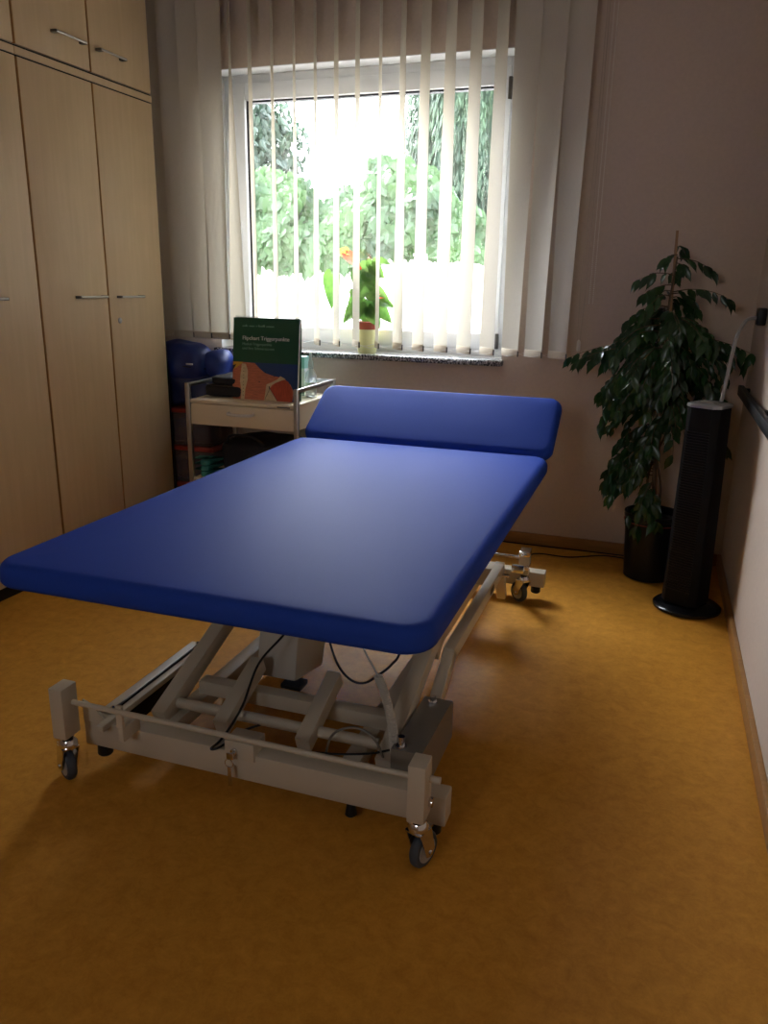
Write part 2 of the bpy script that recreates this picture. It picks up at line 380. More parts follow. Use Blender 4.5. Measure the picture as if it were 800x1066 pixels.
# white lining of the window recess
s = MB(); th = .004
s.box(WX0, WX0 + th, YB + .001, YB + .30, WZ0, WZ1); s.box(WX1 - th, WX1, YB + .001, YB + .30, WZ0, WZ1); s.box(WX0 + th, WX1 - th, YB + .001, YB + .30, WZ1 - th, WZ1)
struct(s.build('trim_1', 'reveal', smooth=0))
# baseboards
struct(MB().box(XL, XR - .018, YB - .018, YB, 0, .062, .003).build('baseboard_back', 'skirt_x'))
s = MB(); s.box(XR - .018, XR, YF, YB, 0, .062, .003)
struct(s.build('baseboard_right', 'skirting'))
struct(MB().box(XL, XR - .018, YF, YF + .018, 0, .062, .003).build('baseboard_front', 'skirt_x'))

# window
win = bpy.data.objects.new('window_1', None); C.objects.link(win); win.location = ((WX0 + WX1) / 2, YB + .12, WZ0); win.matrix_world = Matrix.Translation(win.location); struct(win)
added_win = bpy.data.objects.new('added_window', None); C.objects.link(added_win); added_win.location = (-.9, YF - .1, 1.55); added_win.matrix_world = Matrix.Translation(added_win.location); struct(added_win)  # unseen window added behind the camera to bring in fill daylight
FY0, FY1 = YB + .125, YB + .195
def ringframe(s, x0, x1, z0, z1, wl, wr, wb, wt, y0, y1, bev=.004):
    s.box(x0, x0 + wl, y0, y1, z0, z1, bev); s.box(x1 - wr, x1, y0, y1, z0, z1, bev)
    s.box(x0 + wl, x1 - wr, y0, y1, z0, z0 + wb, bev); s.box(x0 + wl, x1 - wr, y0, y1, z1 - wt, z1, bev)
s = MB(); ringframe(s, -1.249, -.551, 1.501, 2.199, .05, .05, .05, .05, YF - .14, YF - .07); s.build('outer_frame', 'pvc', added_win)
MB().box(-1.199, -.601, YF - .11, YF - .106, 1.551, 2.149).build('pane', 'glass', added_win, smooth=0)
fx0, fx1, fz0, fz1 = WX0 + .005, WX1 - .005, .976, WZ1 - .005
s = MB(); ringframe(s, fx0, fx1, fz0, fz1, .055, .055, .05, .055, FY0, FY1)
s.build('outer_frame', 'pvc', win)
sx0, sx1, sz0, sz1 = fx0 + .045, fx1 - .045, fz0 + .04, fz1 - .045
s = MB(); ringframe(s, sx0, sx1, sz0, sz1, .088, .078, .085, .082, FY0 - .018, FY1 - .01, .006)
sash = s.build('sash', 'pvc', win)
gx0, gx1, gz0, gz1 = sx0 + .088, sx1 - .078, sz0 + .085, sz1 - .082
s = MB(); ringframe(s, gx0 - .001, gx1 + .001, gz0 - .001, gz1 + .001, .016, .008, .006, .010, FY0 + .006, FY0 + .05, 0)
s.build('gasket', 'gasket', win)
s = MB(); s.box(gx0, gx1, FY0 + .026, FY0 + .030, gz0, gz1); s.build('pane', 'glass', win, smooth=0)
s = MB(); s.box(sx0 + .030, sx0 + .056, FY0 - .026, FY0 - .018, 1.60, 1.67, .003); s.box(sx0 + .034, sx0 + .052, FY0 - .060, FY0 - .024, 1.625, 1.645, .003); s.box(sx0 + .032, sx0 + .054, FY0 - .066, FY0 - .052, 1.52, 1.645, .005)
s.build('handle', 'pvc', win)
for za, zb_ in ((2.22, 2.32), (1.02, 1.10)): MB().box(sx1 - .012, sx1 + .006, FY0 - .024, FY0 - .004, za, zb_, .003).build('hinge', 'dark_steel', win)
s = MB(); s.box(WX0 + .006, WX1 - .006, FY0 + .0, YB + .30, .9455, .975, .003)
s.build('outer_sill', 'outer_wall', win)
sill = MB().box(-2.43, -.757, YB - .055, FY0 - .001, .9455, .975, .004).build('trim_2', 'granite'); struct(sill)

# ---------------------------------------------------------------- outside
struct(MB().box(-14, 8, 4.50, 22, -.35, -.2).build('ground', 'yard', smooth=0))
s = MB(); s.box(-12, 6, 9.0, 9.22, -.2, 1.64, .01); s.box(-12, 6, 8.97, 9.25, 1.64, 1.675, .008)
struct(s.build('wall_garden', 'outer_wall'))
def leaf_poly(bm, c, n, d, L, W, kind):
    d = d.normalized(); sd = d.cross(n).normalized(); n2 = sd.cross(d)
    if kind == 'heart': prof = [(0, .0), (-.12, .30), (.10, .52), (.45, .42), (1, 0), (.45, -.42), (.10, -.52), (-.12, -.30)]
    else: prof = [(0, 0), (.2, .32), (.5, .42), (.8, .2), (1.0, 0), (.8, -.2), (.5, -.42), (.2, -.32)]
    vs = [bm.verts.new(c + d * (a * L) + sd * (b2 * W) - n2 * (abs(b2) * W * .25) ) for a, b2 in prof]
    m_ = bm.verts.new(c + d * (.45 * L))
    for i in range(8): bm.faces.new((m_, vs[i], vs[(i + 1) % 8]))
def rnd(): return random.uniform(-1, 1)
def bushy(name, mt, shape, count, L, W, kind, label, cat, seed, core=None, dirf=None, loc=(0, 0, 0)):
    random.seed(seed); root = thing(name, loc, label, cat); s = MB()
    for i in range(count):
        c, n = shape()
        n = (n + Vector((rnd(), rnd(), rnd())) * .55).normalized()
        d = dirf(n) if dirf else (Vector((rnd(), rnd() * .3, -1.0 + rnd() * .6)))
        k = random.uniform(.65, 1.25); leaf_poly(s.bm, c, n, d, L * k, W * k, kind)
    s.build('foliage', mt, root, smooth=0, fix=False)
    return root
# ivy hedge growing over the garden wall
def ivy_shape():
    x = random.uniform(-8.5, -.9)
    top = 2.62 + .22 * noise.noise(Vector((x * 1.1, 3, 0))) + .12 * noise.noise(Vector((x * 3.1, 8, 0)))
    if -4.15 < x < -3.35: top -= .22
    if x > -2.55: top -= (x + 2.55) * .9
    bot = 1.66 if x > -3.3 else 1.50 + .10 * noise.noise(Vector((x * 2.5, 1, 0)))
    z = random.uniform(bot, max(top, 1.75))
    y = 8.92 - .16 * noise.noise(Vector((x * 2, z * 2.4, 5))) - .10 * noise.noise(Vector((x * 5, z * 5, 9))) + max(0, z - (top - .35)) * .9
    if random.random() < .25: y += random.uniform(.0, .3) + .1
    return Vector((x, y, z)), Vector((0, -1, .35))
ivy = bushy('ivy_hedge', 'ivy', ivy_shape, 6500, .125, .12, 'heart', 'bright green ivy hedge spilling over the white garden wall outside', 'hedge', 3, loc=(-4.5, 9.2, -.2))
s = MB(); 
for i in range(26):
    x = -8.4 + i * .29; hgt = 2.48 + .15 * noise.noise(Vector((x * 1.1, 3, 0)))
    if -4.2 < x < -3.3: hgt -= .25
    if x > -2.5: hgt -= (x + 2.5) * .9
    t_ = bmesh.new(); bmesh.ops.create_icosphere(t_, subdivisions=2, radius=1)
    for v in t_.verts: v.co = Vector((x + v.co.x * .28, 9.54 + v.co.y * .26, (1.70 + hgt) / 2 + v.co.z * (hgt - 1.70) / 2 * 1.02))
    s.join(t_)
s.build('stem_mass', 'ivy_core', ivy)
# tall conifer with hanging sprays
def con_shape():
    k = random.random(); z = .2 + 5.0 * k
    a = random.uniform(PI * .9, PI * 2.1); r = (.92 + .12 * noise.noise(Vector((math.cos(a) * 3, z * 1.2, math.sin(a) * 3)))) * (1 - .05 * k)
    r += .14 * noise.noise(Vector((math.cos(a) * 9, z * .5, math.sin(a) * 9)))
    r *= random.uniform(.86, 1.03)
    n = Vector((math.cos(a), math.sin(a), .2))
    return Vector((-2.60 + r * math.cos(a) * 1.0, 11.1 + r * math.sin(a), z)), n
con = bushy('conifer', 'conifer', con_shape, 14000, .13, .035, 'oval', 'tall dark green conifer with hanging sprays behind the garden wall', 'tree', 5,
      dirf=lambda n: Vector((n.x * .25 + rnd() * .22, n.y * .25 + rnd() * .2, -1)), loc=(-2.60, 11.1, -.2))
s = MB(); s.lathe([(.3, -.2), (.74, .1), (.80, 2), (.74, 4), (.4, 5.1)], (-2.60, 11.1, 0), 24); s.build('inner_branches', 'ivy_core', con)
# round broadleaf tree further off
def tr_shape():
    a = random.uniform(0, 2 * PI); b2 = math.acos(random.uniform(-1, 1))
    n = Vector((math.cos(a) * math.sin(b2), math.sin(a) * math.sin(b2), math.cos(b2)))
    r = 1.12 + .30 * noise.noise(n * 2.3); r *= random.uniform(.6, 1.05)
    return Vector((-8.15 + n.x * r, 15.2 + n.y * r, 3.75 + n.z * r * 1.15)), n
tre = bushy('broadleaf_tree', 'tree', tr_shape, 4200, .17, .12, 'oval', 'hazy grey-green leafy tree beyond the ivy hedge', 'tree', 8, loc=(-8.15, 15.2, -.2))
s = MB(); s.tube([(-8.1, 15.2, -.2), (-8.2, 15.2, 1.5), (-8.1, 15.25, 3.0), (-8.2, 15.2, 4.2)], .13, 10, r1=.04)
for a in range(7):
    s.tube([(-8.15, 15.2, 2.5 + a * .2), (-8.15 + .8 * math.cos(a * 2.1), 15.2 + .8 * math.sin(a * 2.1), 3.1 + a * .22)], .04, 6, r1=.012)
s.build('trunk', 'bark', tre)

# ---------------------------------------------------------------- wardrobes
def handle(s, x, y0, y1, z):
    s.tube([(x + .028, y0, z), (x + .028, y1, z)], .005, 10)
def bar_handle(parent, x, y0, y1, z):
    s = MB(); s.tube([(x + .028, y0 + .006, z), (x + .028, y1 - .006, z)], .0052, 10)
    h = s.build('handle', 'steel', parent)
    for yy in (y0 + .012, y1 - .012):
        MB().box(x, x + .030, yy - .012, yy + .012, z - .006, z + .006, .002).build('handle_foot', 'dark_steel', h)
FX = -2.56
def wardrobe(y0, y1, lab, knob):
    r = thing('wardrobe', (FX - .28, (y0 + y1) / 2, 0), lab, 'wardrobe', 'wardrobes along the left wall')
    s = MB(); s.box(XL + .002, FX - .020, y0 + .001, y1 - .001, .055, 2.195, .001)
    s.build('carcass', 'maple', r)
    s = MB(); s.box(XL + .002, FX - .0, y0 + .001, y1 + (.004 if y1 > 3.5 else 0), 2.203, 2.232, .0015); s.build('top_board', 'maple', r)
    for za in (2.1965, 2.2325): MB().box(FX - .019, FX - .004, y0 + .002, y1 - .002, za, za + .006).build('gap_shade_strip', 'black', r)  # black strips stand in for the shade in the gaps around the top board
    s = MB(); s.box(XL + .03, FX - .012, y0 + .001, y1 - .001, 0, .052, .001); s.build('plinth', 'black', r)
    ym = (y0 + y1) / 2
    for i, (a, b2) in enumerate(((y0, ym), (ym, y1))):
        s = MB(); s.box(FX - .019, FX, a + .011, b2 - .0012, .058, 2.196, .0015); d = s.build('door', 'maple', r)
        if i == 0: bar_handle(d, FX, ym - .232, ym - .030, 1.262)
        else: bar_handle(d, FX, ym + .068, ym + .262, 1.260)
        e = MB(); e.box(FX - .019, FX - .0006, a + .0090, a + .011, .058, 2.196) if True else 0
        e.build('edge_band', 'maple_edge', d, smooth=0)
    if knob:
        s = MB(); s.lathe([(.014, 0), (.014, .003), (.011, .006), (.004, .007)], (FX, ym + .078, 1.146), 20, 'X'); s.box(FX + .006, FX + .008, ym + .0765, ym + .0795, 1.139, 1.153); s.build('lock', 'steel', r)
    return r
wardrobe(1.935, 2.860, 'light maple double wardrobe, left one, whose right door is cut by the photo edge', False)
wardrobe(2.862, 3.783, 'light maple double wardrobe nearest the window, with a round lock on its right door', True)
def topbox(y0, y1, lab):
    r = thing('overhead_cabinet', (FX - .28, (y0 + y1) / 2, 2.2325), lab, 'cabinet', 'overhead cabinets on the wardrobes')
    s = MB(); s.box(XL + .002, FX - .020, y0 + .001, y1 - .001, 2.2325, 2.80, .001); s.build('carcass', 'maple', r)
    ym = (y0 + y1) / 2
    for i, (a, b2) in enumerate(((y0, ym), (ym, y1))):
        s = MB(); s.box(FX - .019, FX, a + .011, b2 - .0012, 2.242, 2.795, .0015); d = s.build('door', 'maple', r)
        if i == 0: bar_handle(d, FX, ym - .242, ym - .040, 2.342)
        else: bar_handle(d, FX, ym + .046, ym + .240, 2.342)
        e = MB(); e.box(FX - .019, FX - .0006, a + .0090, a + .011, 2.242, 2.795); e.build('edge_band', 'maple_edge', d, smooth=0)
topbox(1.935, 2.860, 'maple overhead cabinet at the photo\'s top left corner, above the left wardrobe')
topbox(2.862, 3.783, 'two-door maple overhead cabinet above the wardrobe nearest the window')

# ---------------------------------------------------------------- vertical blind
bl = thing('vertical_blind', (-1.5, 4.02, 2.77), 'cream fabric vertical blind with open slats hanging in front of the window', 'blind')
s = MB(); s.box(-3.0, -.40, 3.995, 4.045, 2.800, 2.840, .004); s.box(-2.6, -2.56, 4.045, YB, 2.81, 2.845, .002); s.box(-.6, -.56, 4.045, YB, 2.81, 2.845, .002)
s.build('headrail', 'white_plastic', bl)
SL = [(-2.829, 80, 70, 0), (-2.711, 78, 66, 0), (-2.593, 76, 60, 0), (-2.475, 74, 56, 0), (-2.357, 72, 54, 0), (-2.239, 4, 46, 0), (-2.125, 9, 10, 0), (-2.0, 5, 12, 0), (-1.878, 4, 12, 0), (-1.762, 5, 14, 0),
      (-1.649, 9, 16, 0), (-1.537, 9, 17, 0), (-1.418, 6, 9, 0), (-1.304, 11, 24, 0), (-1.192, 20, 28, 0), (-1.07, 22, 32, 0), (-.948, 24, 34, 0), (-.828, 24, 34, 0),
      (-.710, 70, 40, 0), (-.594, 73, 42, 0), (-.475, 74, 44, 0)]
chain = []
for k, (X, dt, db, _) in enumerate(SL):
    phi = math.degrees(math.atan2(-X, 4.03)); zb = 1.005 + (-X - .46) * .0135; zt = 2.797
    s = MB(); rows = 26; grid = []
    for i in range(rows + 1):
        f = i / rows; z = zb + (zt - zb) * f
        g = f * f * (3 - 2 * f) if k != 5 else min(1, f * 1.25)
        th_ = math.radians(phi + db + (dt - db) * g); dx, dy = -math.sin(th_), math.cos(th_); nx, ny = dy, -dx
        row = []
        for j in range(7):
            u = (j / 6 - .5); cam_ = (1 - (2 * u) ** 2) * .006
            row.append(s.bm.verts.new((X + dx * u * .127 + nx * cam_, 4.02 + dy * u * .127 + ny * cam_, z)))
        grid.append(row)
    for i in range(rows):
        for j in range(6): s.bm.faces.new((grid[i][j], grid[i][j + 1], grid[i + 1][j + 1], grid[i + 1][j]))
    sl = s.build('slat', 'slat', bl, smooth=60, fix=False)
    th_ = math.radians(phi + db); dx, dy = -math.sin(th_), math.cos(th_)
    s = MB(); s.bar((X - dx * .061, 4.02 - dy * .061, zb + .014), (X + dx * .061, 4.02 + dy * .061, zb + .014), .004, .036, .001)
    s.build('hem_weight', 'weight', sl)
    s = MB(); e1 = Vector((X - dx * .064, 4.02 - dy * .064, zb + .014)); s.box(e1.x - .0035, e1.x + .0035, e1.y - .003, e1.y + .003, e1.z - .016, e1.z + .012, .001)
    e2 = Vector((X + dx * .064, 4.02 + dy * .064, zb + .014))
    s.build('chain_clip', 'dark_steel', sl); chain.append((e1, e2))
s = MB()
for (a, a2), (b1, b2) in zip(chain[:-1], chain[1:]):
    for p, q in ((a, b1), (a2, b2)):
        mid = (p + q) / 2 - Vector((0, 0, .014)); s.tube(smoothpath([p, mid, q], 4), .0011, 5)
s.build('bottom_chain', 'white_plastic', bl)
s = MB()
random.seed(2)
zz = 1.27
while zz < 2.80:
    bmesh.ops.create_icosphere(s.bm, subdivisions=1, radius=.0028, matrix=Matrix.Translation((-.345, 4.06, zz))); zz += .0085
zz = 1.27
while zz < 2.80:
    bmesh.ops.create_icosphere(s.bm, subdivisions=1, radius=.0028, matrix=Matrix.Translation((-.328, 4.06, zz))); zz += .0085
s.box(-.42, -.30, 4.046, 4.08, 2.80, 2.84, .003)
s.build('control_chain', 'white_plastic', bl)
s = MB(); s.tube(smoothpath([(-.375, 4.06, 2.80), (-.376, 4.06, 1.9), (-.39, 4.062, 1.4), (-.385, 4.06, 1.09)]), .0014, 6)
s.tube(smoothpath([(-.365, 4.06, 2.80), (-.362, 4.06, 1.9), (-.364, 4.062, 1.4), (-.372, 4.06, 1.09)]), .0014, 6)
s.build('pull_cord', 'cord', bl)
s = MB(); s.lathe([(.004, .05), (.009, .04), (.010, 0), (.006, -.006)], (-.378, 4.06, 1.045), 12); s.build('cord_weight', 'white_plastic', bl)

# ---------------------------------------------------------------- treatment couch
BX, BW = -.935, 1.125
cz = .685
cou = thing('treatment_couch', (BX, 2.45, 0), 'wide blue-topped treatment couch on a cream wheeled lifting frame in mid room', 'treatment couch')
Y0, Y1 = 1.395, 3.205
s = pad(BW, Y1 - Y0, .068, .075, .030).xf(Matrix.Translation((BX, (Y0 + Y1) / 2, cz))); s.build('mattress', 'vinyl', cou, smooth=60)
HL = .365; ang = math.radians(33)
s = pad(BW, HL, .062, .06, .028)
s.xf(Matrix.Translation((BX, Y1 + .012, cz + .004)) @ Matrix.Rotation(ang, 4, 'X') @ Matrix.Translation((0, HL / 2, 0))); s.build('headrest', 'vinyl', cou, smooth=60)
s = MB()   # top frame
for xx in (BX - .40, BX + .40): s.bar((xx, Y0 + .22, cz - .093), (xx, Y1 - .03, cz - .093), .04, .045)
for yy in (Y0 + .24, 2.3, Y1 - .06): s.bar((BX - .38, yy, cz - .093), (BX + .38, yy, cz - .093), .045, .04)
s.build('top_frame', 'powder', cou)
for xx in (BX - .34, BX + .34): MB().bar((xx, Y1 - .05, cz - .10), (xx, Y1 + .25, cz + .06), .03, .03).build('headrest_bracket', 'powder', cou)
BZ = .115
def crossbar(y, BZ=.112, h=.040):
    s = MB(); s.box(-1.43, -.372, y - .03, y + .03, BZ - h, BZ + h, .004); return s
cb = crossbar(1.635).build('crossbar', 'powder', cou)
crossbar(3.345, .098, .034).build('crossbar', 'powder', cou)
for yy in (1.635, 3.345):
    for xx in (-1.39, -.41):
        MB().lathe([(.018, -.045), (.022, -.040), (.020, 0)], (xx, yy, .049), 16).xf(Matrix.Translation((0, 0, .026 - 0))).build('foot_pad', 'black', cou)
s = MB(); s.lathe([(.012, 0), (.016, .004), (.012, .03), (.006, .05)], (-.63, 1.635, .02), 12); s.build('levelling_screw', 'black', cou)
for xx in (-1.22, -.66):
    MB().bar((xx, 1.665, .108), (xx, 3.29, .108), .05, .045).build('base_rail', 'powder', cou)
# gusset at the left front
s = MB(); s.prism([(-1.425, 1.60, .150), (-1.425, 1.60, .215), (-1.40, 1.60, .205), (-1.335, 1.60, .150)], (0, .006, 0)); s.build('gusset', 'powder', cou)
# castors on posts
def castor(x, y, turn, z0=.150, z1=.300):
    s = MB(); s.box(x - .021, x + .021, y - .030, y + .030, z0, z1, .003); p = s.build('castor_post', 'powder', cou)
    R_ = Matrix.Translation((x, y, 0)) @ Matrix.Rotation(turn, 4, 'Z')
    s = MB(); s.lathe([(.014, z0 - .012), (.014, z0)], (0, 0, 0), 18).xf(R_).build('stem_sleeve', 'black', p)
    s = MB(); s.lathe([(.019, z0 - .036), (.025, z0 - .032), (.025, z0 - .022), (.018, z0 - .012)], (0, 0, 0), 22)
    s.prism([(-.020, -.024, z0 - .036), (.020, -.024, z0 - .036), (.020, .034, z0 - .036), (-.020, .034, z0 - .036)], (0, 0, .004))
    for sd in (-1, 1):
        s.prism([(sd * .020, -.020, z0 - .034), (sd * .020, .024, z0 - .034), (sd * .020, .040, .052), (sd * .020, .024, .034), (sd * .020, .008, .040)], (sd * .003, 0, 0))
    s.tube([(-.026, .024, .046), (.026, .024, .046)], .006, 10)
    s.xf(R_).build('fork', 'chrome', p)
    s = MB(); prof = [(.030, -.012), (.040, -.0125), (.0455, -.007), (.0465, 0), (.0455, .007), (.040, .0125), (.030, .012)]
    s.lathe(prof, (0, .024, .0465), 32, 'X').xf(R_); wh = s.build('wheel', 'rubber', p)
    s = MB(); s.lathe([(.006, -.0165), (.012, -.016), (.026, -.0125), (.031, -.0135), (.031, .0135), (.026, .0125), (.012, .016), (.006, .0165)], (0, .024, .0465), 28, 'X').xf(R_); s.build('hub', 'wheel_disc', wh)
castor(-1.420, 1.525, 1.05); castor(-.418, 1.525, PI - .35 + PI); castor(-.455, 3.27, .9, .14, .242); castor(-1.455, 3.27, -.5, .14, .242)
# steel bracket blocks on the rear post
for za, zb_ in ((.226, .250), (.165, .185)): MB().box(-.478, -.432, 3.236, 3.3015, za, zb_, .002).build('steel_bracket', 'chrome', cou)
s = MB(); s.tube([(-.476, 3.27, .212), (-1.434, 3.27, .212)], .0065, 12); s.build('brake_rod', 'chrome', cou)
s = MB(); s.tube([(-1.400, 1.535, .247), (-.432, 1.535, .247)], .0075, 14); s.build('foot_rod', 'powder', cou)
MB().tube([(-.40, 1.54, .247), (-.372, 1.54, .247)], .0085, 12).build('rod_end', 'powder', cou); MB().tube([(-.398, 1.54, .185), (-.388, 1.54, .185)], .012, 12).build('post_bolt', 'chrome', cou)
s = MB(); s.box(-1.264, -1.244, 1.536, 1.546, .195, .262, .002); s.box(-1.264, -1.244, 1.536, 1.61, .155, .196, .003); s.build('rod_bracket', 'powder', cou)
# lock box with key on the front crossbar
s = MB(); s.box(-.975, -.888, 1.598, 1.665, .135, .188, .003); lk = s.build('lock_box', 'powder', cou)
s = MB(); s.lathe([(.010, 0), (.010, -.006), (.007, -.008)], (-.945, 1.598, .160), 18, 'Y'); s.build('key_cylinder', 'chrome', lk)
s = MB(); s.box(-.955, -.935, 1.573, 1.576, .150, .168, .001); s.box(-.949, -.941, 1.574, 1.591, .156, .162, .001)
s.tube([(-.948 + .012 * math.cos(a * PI / 8), 1.574, .138 + .012 * math.sin(a * PI / 8)) for a in range(16)], .0014, 6, True)
s.box(-.953, -.942, 1.572, 1.575, .070, .128, .001); s.build('key', 'chrome', lk)
# grey side cover, right, and the bent tube rising from it
s = MB(); s.prism([(-.455, 1.672, .075), (-.455, 2.00, .075), (-.455, 2.00, .185), (-.455, 1.985, .200), (-.455, 1.672, .215)], (-.082, 0, 0)); s.build('side_cover', 'grey_box', cou)
s = MB(); s.tube([(-.505, 1.955, .195), (-.505, 1.955, .222)], .009, 8); s.lathe([(.014, .2), (.014, .207)], (-.505, 1.955, .0), 6); s.build('cover_bolt', 'chrome', cou)
s = MB(); s.tube([(-.515, 1.69, .20), (-.515, 1.69, .245)], .009, 10); s.lathe([(.015, .210), (.015, .220)], (-.515, 1.69, 0), 12); s.build('cover_bolt', 'chrome', cou)
s = MB()
pts = [(-.515, 1.99, .15), (-.515, 2.20, .262), (-.515, 2.97, .262)]
s.bar((-.515, 1.98, .13), (-.515, 2.19, .250), .036, .046, .003); s.bar((-.515, 2.165, .250), (-.515, 3.00, .250), .036, .046, .003)
bt = s.build('bent_lever_tube', 'powder', cou)
s = MB(); s.bar((-.515, 2.98, .272), (-.515, 3.08, .095), .036, .030, .003); s.build('lever_leg', 'powder', cou)
s = MB(); s.box(-.4968, -.4955, 2.72, 2.78, .238, .262); s.build('black_sticker', 'black', bt, smooth=0)
MB().tube([(-.498, 2.96, .235), (-.47, 2.96, .235)], .008, 10).build('pivot_bolt', 'chrome', cou); MB().tube([(-.49, 3.15, .20), (-.44, 3.15, .20)], .019, 16).build('pivot_bolt', 'chrome', cou)
s = MB(); s.box(-.66, -.53, 2.96, 3.05, .18, .255, .004); s.build('pivot_block', 'powder', cou)
# left runner
s = MB(); s.bar((-1.390, 1.66, .158), (-1.390, 2.13, .158), .030, .006, .001); s.bar((-1.404, 1.66, .146), (-1.404, 2.13, .146), .004, .03, .001); s.build('runner_profile', 'steel', cou, smooth=0)
s = MB(); s.box(-1.400, -1.345, 1.70, 2.12, .085, .150, .004); s.build('runner_motor', 'black', cou)
s = MB(); s.bar((-1.345, 1.565, .158), (-1.345, 2.05, .158), .022, .018); s.build('runner_bar', 'powder', cou)
for xx, yy in ((-1.372, 1.66), (-1.372, 2.11), (-1.30, 1.60)): MB().lathe([(.007, .155), (.007, .17), (.003, .174)], (xx, yy, 0), 10).build('runner_screw', 'chrome', cou)
# lift arms
LX = (-1.245, -.565)
for xx in LX:
    MB().bar((xx, 1.70, .137), (xx, 2.86, .570), .045, .055, .003, (0, 0, 1)).build('lift_arm', 'powder', cou)
    MB().bar((xx + (.05 if xx < -1 else -.05), 2.36, .14), (xx + (.05 if xx < -1 else -.05), 3.08, .575), .035, .045, .003).build('rear_lift_arm', 'powder', cou)
for xx in (-1.045, -.795):
    MB().bar((xx, 1.70, .150), (xx, 1.93, .240), .042, .050, .003).build('motor_lever', 'powder', cou)
MB().tube([(-1.225, 1.765, .158), (-.60, 1.765, .158)], .016, 16).build('pivot_shaft', 'powder', cou)
MB().bar((-1.225, 1.900, .150), (-.60, 1.900, .150), .045, .045, .003).build('torsion_beam', 'powder', cou)
MB().bar((-1.225, 2.40, .165), (-.60, 2.40, .165), .045, .045, .003).build('rear_beam', 'powder', cou)
# motor hanging under the top
s = MB(); s.prism([(-1.085, 1.985, .165), (-1.085, 2.20, .120), (-1.085, 2.36, .54), (-1.085, 2.12, .57), (-1.085, 2.02, .36)], (.135, 0, 0))
bmesh.ops.bevel(s.bm, geom=s.bm.edges[:], offset=.010, segments=2, affect='EDGES', profile=.5)
mo = s.build('lift_motor', 'motor', cou)
s = MB(); s.tube([(-1.01, 2.10, .15), (-1.00, 2.07, .118)], .018, 12); s.box(-1.03, -.96, 2.04, 2.10, .100, .118, .004); s.build('spindle_socket', 'rubber', mo)
s = MB(); s.box(-.9515, -.9485, 2.055, 2.29, .34, .344); s.build('seam', 'gasket', mo)
# cables
def cable(pts, r, m, name='cable'): MB().tube(smoothpath(pts, 8), r, 8).build(name, m, cou)
cable([(-.93, 2.0, .45), (-.955, 1.95, .357), (-1.0, 1.85, .286), (-.998, 1.74, .205), (-1.002, 1.64, .166), (-1.010, 1.59, .158), (-.985, 1.60, .165), (-.975, 1.70, .155), (-.93, 1.80, .14)], .0035, 'black')
cable([(-.80, 1.85, .575), (-.783, 1.85, .414), (-.754, 1.85, .325), (-.714, 1.85, .285), (-.674, 1.85, .284), (-.635, 1.85, .315), (-.597, 1.85, .354), (-.573, 1.85, .406), (-.57, 1.86, .57)], .0035, 'black')
cable([(-.72, 1.90, .575), (-.686, 1.85, .415), (-.618, 1.80, .340)], .003, 'motor')
pts = []
c0, c1 = Vector((-.618, 1.80, .340)), Vector((-.535, 1.70, .19))
for i in range(34 * 8):
    f = i / (34 * 8); c = c0.lerp(c1, f) + Vector((.008 * math.sin(PI * f), 0, .01 * math.sin(PI * f))); a = 2 * PI * i / 8
    pts.append(c + Vector((math.cos(a) * .0105, math.sin(a) * .0105, 0)))
MB().tube(pts, .0032, 6).build('coiled_cable', 'motor', cou)
cable([(-.735, 1.70, .10), (-.714, 1.70, .191), (-.671, 1.70, .229), (-.623, 1.70, .234), (-.586, 1.70, .208), (-.564, 1.70, .16)], .0035, 'grey_box')
cable([(-.74, 1.66, .165), (-.68, 1.69, .155), (-.60, 1.70, .17), (-.53, 1.70, .20)], .003, 'black')

# ---------------------------------------------------------------- trolley and what stands on it
TX0, TX1, TY0, TY1 = -2.262, -1.652, 3.515, 3.985
tr = thing('instrument_trolley', ((TX0 + TX1) / 2, (TY0 + TY1) / 2, 0), 'cream trolley with steel corner posts and one drawer, between wardrobe and couch', 'trolley')
for xx in (TX0, TX1):
    for yy in (TY0, TY1):
        pz = MB(); pz.box(xx - .012, xx + .012, yy - .012, yy + .012, .075, .842, .002); p = pz.build('post', 'steel', tr)
        w_ = MB(); w_.lathe([(.016, -.010), (.028, -.010), (.030, 0), (.028, .010), (.016, .010)], (xx, yy, .030), 20, 'X'); w_.build('castor', 'rubber', p)
        w_ = MB(); w_.box(xx - .017, xx - .013, yy - .010, yy + .010, .03, .078, .001); w_.box(xx + .013, xx + .017, yy - .010, yy + .010, .03, .078, .001); w_.box(xx - .017, xx + .017, yy - .010, yy + .010, .07, .078, .001); w_.build('castor_fork', 'steel', p)
for xx in (TX0, TX1):
    MB().box(xx - .006, xx + .006, TY0, TY1, .822, .842, .002).build('side_rail', 'steel', tr)
MB().box(TX0 + .013, TX1 - .013, TY1 - .008, TY1 + .004, .822, .842, .002).build('side_rail', 'steel', tr)
MB().box(TX0 + .010, TX1 - .010, TY0 - .006, TY1 + .008, .742, .760, .003).build('top_shelf', 'trolley', tr)
s = MB(); s.box(TX0 + .014, TX0 + .026, TY0 + .012, TY1, .635, .742); s.box(TX1 - .026, TX1 - .014, TY0 + .012, TY1, .635, .742); s.box(TX0 + .026, TX1 - .026, TY1 - .012, TY1, .635, .742); s.box(TX0 + .014, TX1 - .014, TY0 + .014, TY1, .630, .640)
s.build('drawer_case', 'trolley', tr)
dr = MB().box(TX0 + .014, TX1 - .014, TY0 - .006, TY0 + .012, .632, .739, .003).build('drawer', 'trolley', tr)
s = MB(); s.tube(smoothpath([(-2.025, TY0 - .006, .703), (-2.015, TY0 - .030, .700), (-1.955, TY0 - .036, .698), (-1.895, TY0 - .030, .700), (-1.885, TY0 - .006, .703)]), .008, 8); s.build('handle', 'white_plastic', dr)
